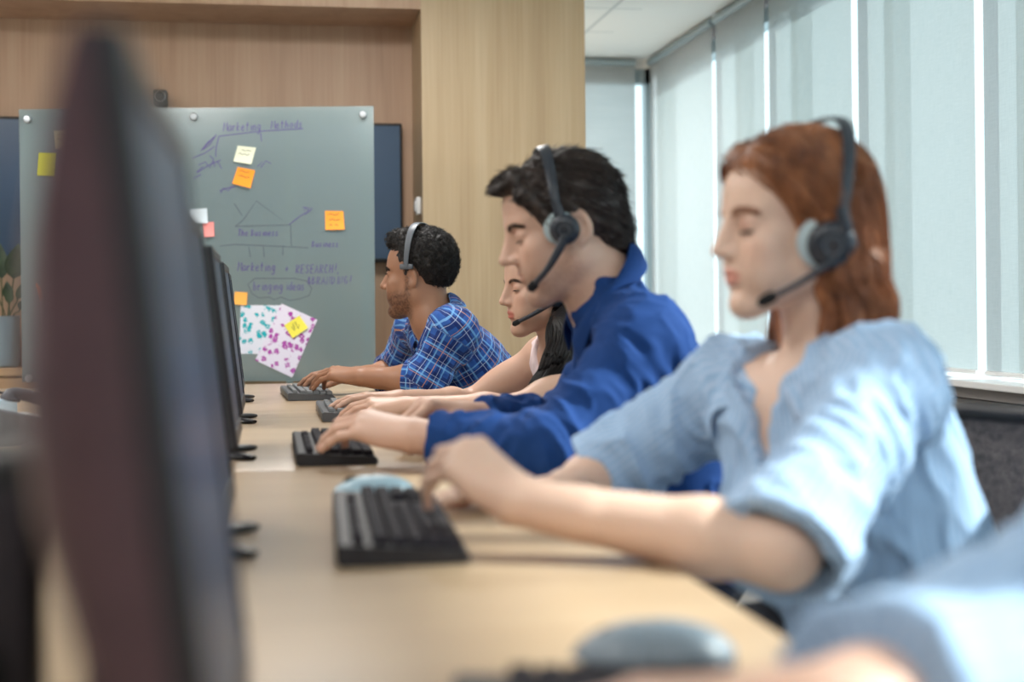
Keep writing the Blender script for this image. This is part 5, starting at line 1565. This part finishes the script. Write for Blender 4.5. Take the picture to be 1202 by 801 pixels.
# ---- man in the royal blue shirt --------------------------------------
f, u = rot_fu(-3, 16, 0)
h = fit_head((588, 309), 2.44, f, u, 1.0)
shL, shR = np.array((.615, 2.285, .940)), np.array((.665, 2.645, .940))
neck = h.pt(-.036, 0, -.140)
wrL = A(486, 513, 2.30); wrR = A(548, 490, 2.58)
man = dict(label='dark-haired man in a royal blue shirt leaning over his keyboard', head=h, pelvis=(.74, 2.49, .585), chest=(.690, 2.475, .80), neck=neck, shL=shL, shR=shR, f=facing(shL, shR), w=1.06,
    elL=A(652, 528, 2.21), wrL=wrL, elR=np.array((.575, 2.70, .770)), wrR=wrR, arm=1.04,
    handL=dict(ztip=0.764, a=A(404, 489, 2.36)-wrL, n=(0, -.35, 1), t=(0, 1, 0), curls=[(32, 40, 22), (36, 42, 22), (40, 42, 22), (42, 40, 22)], thumb=(.3, 0, -.6)),
    handR=dict(ztip=0.742, a=A(484, 474, 2.54)-wrR, n=(0, .1, 1), t=(0, -1, 0), curls=[(28, 34, 18), (30, 34, 18), (32, 34, 18), (34, 34, 18)]),
    shape=dict(jaw=1.05, nose=1.10, neck=.057, lips=.9, blush=.25, lipk=.5, lipc=(.86, .60, .58), beard=(.42, (.55, .50, .50)), sideburn=.0, earf=-.012, ears=1.1, lid=.45, lash=.001, lashdrop=-.9, eye_shade=.4, gaze=(.8, 0, -.9), browt=.6),
    skin=M['skin_light'], nail=M['nail'], browmat=M['brow_dark'], lashmat=M['lash'], cloth=M['cl_blue'], sleeve=('long', .86), sleeve_r=(.068, .058, .043), ease=.016, fold=.009, seed=(11, 4, 7), hem=.52,
    trousers=M['tr_navy'], leg=.42,
    cuts=[lambda R2, B: rc(B['neck']+R2@np.array((.06, 0, .01)), B['neck']+R2@np.array((.11, 0, -.07)), .036, .008, .006, True), lambda R2, B: rc(B['neck']+R2@np.array((0, 0, .02)), B['neck']+R2@np.array((.04, 0, .07)), .060, .072, .008, True)],
    collar=dict(off=(-.010, 0, .020), r=.072, gap_deg=24, leaf=.050, spread=.010, tip=.045, drop=.055, h_back=.058, h_front=.026, open_=.16))
root, h, R2, B = person(man); SHP = man['shape']
hp = [h.ell((-.016, 0, .050), (.103, .080, .086), .02), h.ell((-.060, 0, .010), (.054, .069, .074), .03), h.ell((-.084, 0, -.028), (.030, .055, .045), .02),
      h.rc((.060, .035, .104), (.090, .012, .098), .022, .014, .02), h.rc((.060, -.035, .104), (.084, -.012, .100), .022, .015, .02),
      h.ell((.122, 0, -.030), (.090, .125, .122), .010, True)]
for s in (1, -1): hp += [h.rc((.052, .060*s, .075), (.026, .068*s, .015), .020, .011, .012), h.rc((.020, .068*s, .02), (.008, .069*s, -.018), .012, .006, .012), h.ell((-.012, .090*s, -.012), (.024, .022, .036), .006, True)]
def dman(d, X):
    q = h.inv(X); return d+.0045*vnoise(q*np.array((60, 60, 45))+2)+.0025*vnoise(q*130)
V0, Q0 = sdf_mesh(hp, .005); fn = vis(hp)
rt = roots_on(V0, head_prims(h, SHP), np.ones(len(V0), bool), 1900)
def fl_m(X, N, t):
    q = h.inv(X); fr = sstep(.02, .08, q[:, 0])
    return -h.u[None]*(.55*(1-fr))[:, None]+h.f[None]*(1.0*fr-.75*(1-fr))[:, None]+h.l[None]*(.45*fr*np.sign(q[:, 1]+.02))[:, None]
pth = trace(fn, rt, fl_m, 7, .0052, rng.uniform(.0, .003, len(rt)))
N0 = grad(fn, rt); tip = (np.linspace(0, 1, pth.shape[1])**2)[None, :, None]
pth = pth+N0[:, None]*tip*rng.uniform(.0, .011, (len(rt), 1, 1))+rng.normal(0, .0035, (len(rt), 1, 3))*tip
hair_object(root, h, M['hair_dark'], hp, .0035, dman, .010, [strand_mesh(pth, rng.uniform(.0008, .0015, len(rt)))])
headset(h, dict(cup=(.018, .002), lw=.090, top=.148, tilt=-.022, cups=1.02, toe=.30, bw=.0085,
    boom=[(.014, .106, -.012), (.036, .100, -.036), (.058, .086, -.058), (.082, .062, -.076)], mic=.018, micr=.0085, boomr=.0064), 'dark headset on the man in the royal blue shirt', ['Lcup', 'Rcup'])

# ---- woman in the sleeveless top ---------------------------------------
f, u = rot_fu(9, 6, 0)
h = fit_head((586, 356), 3.38, f, u, .92)
shL, shR = np.array((.775, 3.235, .865)), np.array((.690, 3.545, .875))
neck = h.pt(-.052, 0, -.150)
wrL = A(478, 479, 3.22); wrR = A(470, 470, 3.42)
w3 = dict(label='woman with long black hair in a pale sleeveless top, behind the blue shirt man', head=h, pelvis=(.77, 3.40, .570), chest=(.795, 3.395, .765), neck=neck, shL=shL, shR=shR, f=facing(shL, shR), w=.90,
    elL=A(606, 482, 3.16), wrL=wrL, elR=A(552, 474, 3.60), wrR=wrR, arm=.90,
    handL=dict(ztip=0.744, a=(-1, .08, .12), n=(0, -.25, 1), t=(0, 1, 0), curls=[(24, 32, 18), (28, 34, 18), (30, 34, 18), (32, 32, 18)]),
    handR=dict(ztip=0.764, a=(-1, -.05, .10), n=(0, .1, 1), t=(0, -1, 0), curls=[(22, 30, 16), (26, 32, 16), (28, 32, 16), (30, 32, 16)]),
    shape=dict(fem=True, jaw=.93, nose=.92, neck=.045, lips=1.2, blush=.4, lipk=.9, lipc=(.80, .38, .40), lid=.35, lash=.003, lashdrop=-.6, lasht=1.3, eye_shade=.5, gaze=(.9, 0, -.7), browt=.4),
    skin=M['skin_warm'], nail=M['nail'], browmat=M['brow_dark'], lashmat=M['lash'], cloth=M['cl_pink'], topname='sleeveless_top', sleeve=('none', 0), ease=.010, fold=.004, seed=(5, 8, 1), hem=.52,
    trousers=M['tr_dark'], leg=.40,
    cuts=[lambda R2, B: rc(B['neck']+R2@np.array((.02, 0, -.005)), B['neck']+R2@np.array((.08, 0, .01)), .070, .080, .01, True),
          lambda R2, B: ell(B['shL']+R2@np.array((0, .045, .02)), (.085, .065, .11), R2, .008, True), lambda R2, B: ell(B['shR']+R2@np.array((0, -.045, .02)), (.085, .065, .11), R2, .008, True)])
root, h, R2, B = person(w3); SHP = w3['shape']
hp = [h.ell((-.018, 0, .050), (.104, .083, .088), .02), h.ell((-.062, 0, .005), (.056, .076, .085), .03)]
l0 = h.pt(-.055, .05, -.05); l1 = A(664, 392, 3.26); l2_ = A(656, 425, 3.20); l3 = A(636, 455, 3.20); l4 = A(621, 470, 3.22)
hp += [rc(h.pt(-.06, .02, -.02), l0, .05, .042, .03), rc(l0, l1, .042, .036, .03), rc(l1, l2_, .036, .032, .03), rc(l2_, l3, .032, .022, .02), rc(l3, l4, .022, .008, .02)]
hp += [h.ell((.112, 0, -.030), (.092, .128, .118), .010, True)]
for s in (1, -1): hp.append(h.ell((.004, .090*s, -.020), (.024, .022, .040), .006, True))
LK = np.array([h.pt(-.06, .02, -.02), l0, l1, l2_, l3, l4])
def lock_dir(X):
    best = np.full(len(X), 1e9); D = np.zeros((len(X), 3))
    for a, b in zip(LK[:-1], LK[1:]):
        t_ = np.clip(((X-a)@(b-a))/((b-a)@(b-a)), 0, 1); d_ = np.linalg.norm(X-a-t_[:, None]*(b-a), axis=1)
        m = d_ < best; best[m] = d_[m]; D[m] = unit(b-a)
    return D
def dw3(d, X):
    q = h.inv(X); return d+.0025*vnoise(q*np.array((80, 80, 9)))
V0, Q0 = sdf_mesh(hp, .005); fn = vis(hp)
rt = roots_on(V0, head_prims(h, SHP), h.inv(V0)[:, 2] > -.60, 1500)
def fl_w(X, N, t):
    q = h.inv(X); k = np.clip(q[:, 0]+.05, 0, .15)*12; low = sstep(-.05, -.12, q[:, 2])[:, None]
    return (-h.u[None]*.8-h.f[None]*k[:, None])*(1-low)+lock_dir(X)*low
pth = trace(fn, rt, fl_w, 18, .009, rng.uniform(.0, .004, len(rt)))
hair_object(root, h, M['hair_black'], hp, .0035, dw3, .006, [strand_mesh(pth, rng.uniform(.0008, .0014, len(rt)))])
headset(h, dict(cup=(.004, -.020), lw=.090, top=.148, tilt=-.02, cups=.98, toe=.2,
    boom=[(.0, .104, -.030), (.030, .098, -.046), (.062, .076, -.064), (.090, .050, -.078)], mic=.018, micr=.0068, boomr=.0058), 'headset with a pale cushion on the black-haired woman', ['Lcup', 'Rcup'])

# ---- man in the plaid shirt --------------------------------------------
f, u = rot_fu(-27, 0, 0)
h = fit_head((447, 337), 4.17, f, u, 1.0)
shL, shR = np.array((.520, 4.02, .935)), np.array((.455, 4.385, .945))
neck = h.pt(-.055, 0, -.145)
wrL = A(424, 443, 4.10); wrR = A(420, 441, 4.40)
pla = dict(label='man with curly black hair in a blue plaid shirt at the desk end', head=h, pelvis=(.70, 4.24, .585), chest=(.600, 4.215, .790), neck=neck, shL=shL, shR=shR, f=facing(shL, shR), w=1.0,
    elL=A(498, 447, 4.02), wrL=wrL, elR=A(462, 440, 4.52), wrR=wrR, arm=1.0,
    handL=dict(ztip=0.764, a=A(388, 436, 4.15)-wrL, n=(0, -.25, 1), t=(0, 1, 0), curls=[(26, 34, 18), (30, 36, 18), (32, 36, 18), (34, 34, 18)]),
    handR=dict(ztip=0.764, a=(-1, -.05, .10), n=(0, .1, 1), t=(0, -1, 0), curls=[(26, 32, 16), (28, 32, 16), (30, 32, 16), (32, 32, 16)]),
    shape=dict(jaw=1.02, nose=1.02, neck=.056, lips=1.05, blush=.15, lipk=.55, lipc=(.82, .58, .56), beard=(.85, (.16, .14, .13)), sideburn=1.0, lid=-.35, lash=.009, lashdrop=.1, gaze=(1, 0, -.1), eye_shade=.4, browt=1.6),
    skin=M['skin_brown'], nail=M['nail_b'], browmat=M['lash'], lashmat=M['lash'], cloth=M['cl_plaid'], sleeve=('long', .24), sleeve_r=(.064, .058, .052), ease=.016, fold=.006, seed=(1, 13, 6), hem=.52,
    trousers=M['tr_dark'], leg=.42,
    cuts=[lambda R2, B: rc(B['neck']+R2@np.array((.06, 0, .01)), B['neck']+R2@np.array((.11, 0, -.075)), .036, .008, .006, True), lambda R2, B: rc(B['neck']+R2@np.array((0, 0, .02)), B['neck']+R2@np.array((.04, 0, .07)), .058, .070, .008, True)],
    collar=dict(off=(-.010, 0, .015), r=.069, gap_deg=26, leaf=.054, spread=.026, tip=.045, drop=.050, h_back=.046, open_=.18))
root, h, R2, B = person(pla); SHP = pla['shape']
hp = [h.ell((-.018, 0, .060), (.101, .081, .088), .02), h.ell((-.058, 0, .024), (.046, .068, .060), .03), h.ell((.046, 0, .112), (.048, .058, .030), .02),
      h.ell((.124, 0, -.034), (.094, .125, .126), .010, True)]
for s in (1, -1): hp += [h.rc((.008, .066*s, .04), (.010, .068*s, .010), .012, .008, .012), h.ell((-.006, .090*s, -.010), (.024, .022, .036), .006, True)]
def dpla(d, X):
    q = h.inv(X); return d+.0045*vnoise(q*95+1)+.002*vnoise(q*190)
V0, Q0 = sdf_mesh(hp, .005); fn = vis(hp)
n = 2000; rt = roots_on(V0, head_prims(h, SHP), np.ones(len(V0), bool), n); n = len(rt); N0 = grad(fn, rt)
tt = np.linspace(0, 1, 13)
U0 = np.cross(N0, rng.normal(size=(n, 3))); U0 /= np.linalg.norm(U0, axis=1, keepdims=True); W0 = np.cross(N0, U0)
turn = rng.uniform(7, 11, (n, 1)); rad = rng.uniform(.0025, .0045, (n, 1))*np.minimum(1, tt[None]*3)
ln = rng.uniform(.006, .013, (n, 1))
pth = rt[:, None]+N0[:, None]*(-.002+ln*tt[None])[..., None]+U0[:, None]*(rad*np.cos(turn*tt[None]))[..., None]+W0[:, None]*(rad*np.sin(turn*tt[None]))[..., None]+U0[:, None]*(ln*.6*tt[None])[..., None]
hair_object(root, h, M['hair_curl'], hp, .0032, dpla, .008, [strand_mesh(pth, rng.uniform(.0008, .0013, n), 3, .4)])
headset(h, dict(cup=(.006, .030), lw=.087, top=.160, tilt=-.012, cups=1.0, bandmat=M['hs_mid'], bw=.009,
    boom=[(.006, -.100, -.012), (.034, -.095, -.035), (.065, -.075, -.060), (.092, -.045, -.066)], mic=.018, micr=.0065), 'thin grey headset band over the curly black hair', ['Lpad', 'Rcup'])

# ---- worker at the near end, mostly outside the picture ------------------
f, u = rot_fu(2, 10, 0)
h = Fr((.76, .80, 1.13), f, u, .97)
shL, shR = np.array((.80, .62, .905)), np.array((.735, .955, .895))
neck = h.pt(-.05, 0, -.145)
wrR = np.array((.275, .705, .786)); wrL = np.array((.40, .56, .79))
p5 = dict(label='blurred worker in a grey-blue shirt at the bottom right, hand on a mouse', head=h, pelvis=(.90, .80, .58), chest=(.815, .80, .785), neck=neck, shL=shL, shR=shR, f=facing(shL, shR), w=1.0,
    elL=np.array((.62, .50, .765)), wrL=wrL, elR=np.array((.465, .845, .768)), wrR=wrR, arm=.98, vox=.004,
    handL=dict(ztip=0.764, a=(-1, .1, .1), n=(0, -.2, 1), t=(0, 1, 0), curls=[(26, 32, 18)]*4),
    handR=dict(ztip=0.764, a=(-1, 0, .12), n=(0, .1, 1), t=(0, -1, 0), curls=[(24, 20, 12), (22, 20, 12), (24, 20, 12), (28, 22, 12)], thumb=(.35, 0, -.5)),
    shape=dict(jaw=1.0, nose=1.0, neck=.054, lips=.95, lid=.4), skin=M['skin_light'], nail=M['nail'], browmat=M['brow_dark'], lashmat=M['lash'], cloth=M['cl_grey_blue'], sleeve=('long', .70), sleeve_r=(.070, .064, .052), ease=.020, fold=.007, seed=(2, 2, 9), hem=.52, cvox=.006,
    trousers=M['tr_navy'], leg=.40,
    cuts=[lambda R2, B: rc(B['neck']+R2@np.array((0, 0, .02)), B['neck']+R2@np.array((.04, 0, .07)), .066, .080, .008, True)],
    collar=dict(off=(-.008, 0, .015), r=.066, gap_deg=24, leaf=.050, spread=.026, tip=.04, drop=.035))
root, h, R2, B = person(p5)
hp = [h.ell((-.020, 0, .054), (.106, .083, .091), .02), h.ell((-.062, 0, .010), (.056, .071, .075), .03), h.ell((.122, 0, -.030), (.090, .125, .122), .010, True)]
for s in (1, -1): hp.append(h.ell((-.006, .090*s, -.012), (.024, .022, .036), .006, True))
hair_object(root, h, M['hair_dark'], hp, .005, lambda d, X: d+.004*vnoise(h.inv(X)*60), .008)

# ------------------------------------------------------------------ office chairs
def net_mat():
    m = bpy.data.materials.new('black_netting'); m.use_nodes = True; t = NT(m); b = t.n['Principled BSDF']; out = t.n['Material Output']
    b.inputs['Base Color'].default_value = srgb(30, 28, 34); b.inputs['Roughness'].default_value = .6
    v = t.coords('Object'); vo = t.n.new('ShaderNodeTexVoronoi'); vo.inputs['Scale'].default_value = 420; t.link(v, vo.inputs['Vector'])
    tp = t.n.new('ShaderNodeBsdfTransparent'); mx = t.n.new('ShaderNodeMixShader')
    t.link(t.math('LESS_THAN', vo.outputs['Distance'], .30), mx.inputs[0]); t.link(b.outputs[0], mx.inputs[1]); t.link(tp.outputs[0], mx.inputs[2]); t.link(mx.outputs[0], out.inputs[0]); return m
M['net'] = net_mat(); M['seat_cloth'] = mat_var('black_seat_cloth', srgb(28, 28, 32), srgb(40, 40, 45), 300, .9)
def make_chair(label):
    """sitter faces local -x"""
    t = thing('office_chair', label, 'chair', (0, 0, 0), 0, 'office chairs along the desk')
    pr = [ell((-.01, 0, .415), (.235, .235, .040), None, .02)]
    V, Q = sdf_mesh(pr, .008, lambda d, X: np.maximum(d, .392-X[..., 2]), .04); np_mesh('seat', V, Q, M['seat_cloth'], t)
    bx = lambda z: .235+.10*max(0.0, (z-.50)/.40)**1.4
    n = 14; zs_ = np.linspace(.50, .836, n)
    hw = lambda z: .205+.03*math.sin(math.pi*(z-.5)/.40)
    bm = bmesh.new(); rows = []
    for z in zs_: rows.append([bm.verts.new((bx(z)+.055*(1-(y/.235)**2), y*hw(z)/.235*.97, z)) for y in np.linspace(-.235, .235, 13)])
    for a, b in zip(rows[:-1], rows[1:]):
        for k in range(12): bm.faces.new((a[k], a[k+1], b[k+1], b[k]))
    for f_ in bm.faces: f_.smooth = True
    o = obj('backrest_netting', bm, M['net'], t, 80)
    loop = [(bx(z), hw(z), z) for z in zs_]+[(bx(.846)+.055*(1-(y/.235)**2), y*.9, .846) for y in np.linspace(.22, -.22, 9)]+[(bx(z), -hw(z), z) for z in zs_[::-1]]+[(bx(.495)+.055*(1-(y/.235)**2), y*.9, .49) for y in np.linspace(-.2, .2, 7)]
    loop.append(loop[0])
    bm = bmesh.new(); add_tube(bm, spline(loop, 120), .013, 8, False); obj('backrest_frame', bm, M['black'], t, 60)
    bm = bmesh.new(); add_tube(bm, spline([(.05, 0, .40), (.22, 0, .39), (.31, 0, .45), (.30, 0, .55)], 16), .022, 10, True, ((0, 1, 0), 1.5)); obj('back_support', bm, M['black'], t, 60)
    bm = bmesh.new(); add_lathe(bm, [(0, .08), (.028, .08), (.028, .25), (.020, .25), (.020, .38), (.09, .383), (.09, .395), (0, .395)]); obj('column', bm, M['black'], t, 40)
    for k in range(5):
        a = 2*math.pi*(k+.25)/5; c, s = math.cos(a), math.sin(a)
        bm = bmesh.new(); add_tube(bm, [(c*.02, s*.02, .105), (c*.15, s*.15, .095), (c*.29, s*.29, .070)], [.024, .020, .014], 10); lg = obj('leg', bm, M['black'], t, 50)
        bm = bmesh.new(); add_lathe(bm, [(0, -.018), (.024, -.018), (.027, -.012), (.027, .012), (.024, .018), (0, .018)], frame_mat((c*.29, s*.29, .0275), (c, s, 0), (0, 0, 1), (s, -c, 0)), 18); obj('caster', bm, M['black_soft'], lg, 40)
    return t
ch = make_chair('black net-back office chair behind the red-haired woman, at the right picture edge'); ch.location = (.665, 1.72, 0)
for (x, y, lab) in [(.66, 2.49, 'black office chair under the man in the royal blue shirt'), (.77, 3.40, 'black office chair under the woman in the sleeveless top'), (.62, 4.24, 'black office chair under the man in the plaid shirt'), (.82, .80, 'black office chair under the blurred worker at the bottom right')]:
    c = copy_tree(ch); c.location = (x, y, 0); c['label'] = lab
# ------------------------------------------------------------------ light
w = bpy.data.worlds.new('daylight'); SC.world = w; w.use_nodes = True
bg = w.node_tree.nodes['Background']; bg.inputs[0].default_value = (.84, .96, 1.0, 1); bg.inputs[1].default_value = 2.05
def area(name, loc, rot, sx, sy, power, col):
    l = bpy.data.lights.new(name, 'AREA'); l.shape = 'RECTANGLE'; l.size = sx; l.size_y = sy; l.energy = power; l.color = col
    o = bpy.data.objects.new(name, l); COL.objects.link(o); o.location = loc; o.rotation_euler = rot; return o
sun = bpy.data.lights.new('sun', 'SUN'); sun.energy = 11.5; sun.angle = math.radians(2.0); sun.color = (1.0, .97, .92)
so = bpy.data.objects.new('sun', sun); COL.objects.link(so)
sd = Vector((-.80, .14, -.575)).normalized()          # direction the light travels
so.rotation_euler = sd.to_track_quat('-Z', 'Y').to_euler()
# ceiling lamps added out of view as fill; the last two brighten the back
M['fill_lamp_frame'] = mat('fill_lamp_frame', srgb(235, 235, 235), .5)
M['fill_lamp_em'] = mat('fill_lamp_diffuser', (1, 1, 1, 1), .6, emis=(1, .98, .95, 1), estr=4.0)
for i, (x, y) in enumerate([(-.7, .3), (-.7, 2.7), (-1.9, 1.5), (-1.9, 4.0), (.6, -1.3), (.35, 4.5), (.75, 7.35)]):
    t = thing('fill_lamp', 'square ceiling lamp added out of view as fill light', 'lamp', (x, y, ZC), 0, 'added ceiling fill lamps')
    bm = bmesh.new(); add_box(bm, (-.3, -.3, -.02), (.3, .3, 0), bevel=.003); obj('frame', bm, M['fill_lamp_frame'], t)
    bm = bmesh.new(); add_box(bm, (-.27, -.27, -.024), (.27, .27, -.019)); obj('diffuser', bm, M['fill_lamp_em'], t)
    area('fill_lamp_light', (x, y, ZC-.03), (0, 0, 0), .54, .54, 60 if y > 7 else 30 if y > 3.5 else 14, (1, .98, .95))
SC.view_settings.view_transform = 'Standard'; SC.view_settings.look = 'None'
SC.view_settings.gamma = 1.0; SC.view_settings.use_curve_mapping = False
SC.view_settings.exposure = 0.0
SC.cycles.use_denoising = True
SC.cycles.max_bounces = 10; SC.cycles.diffuse_bounces = 5; SC.cycles.transparent_max_bounces = 16
SC.cycles.sample_clamp_indirect = 6.0
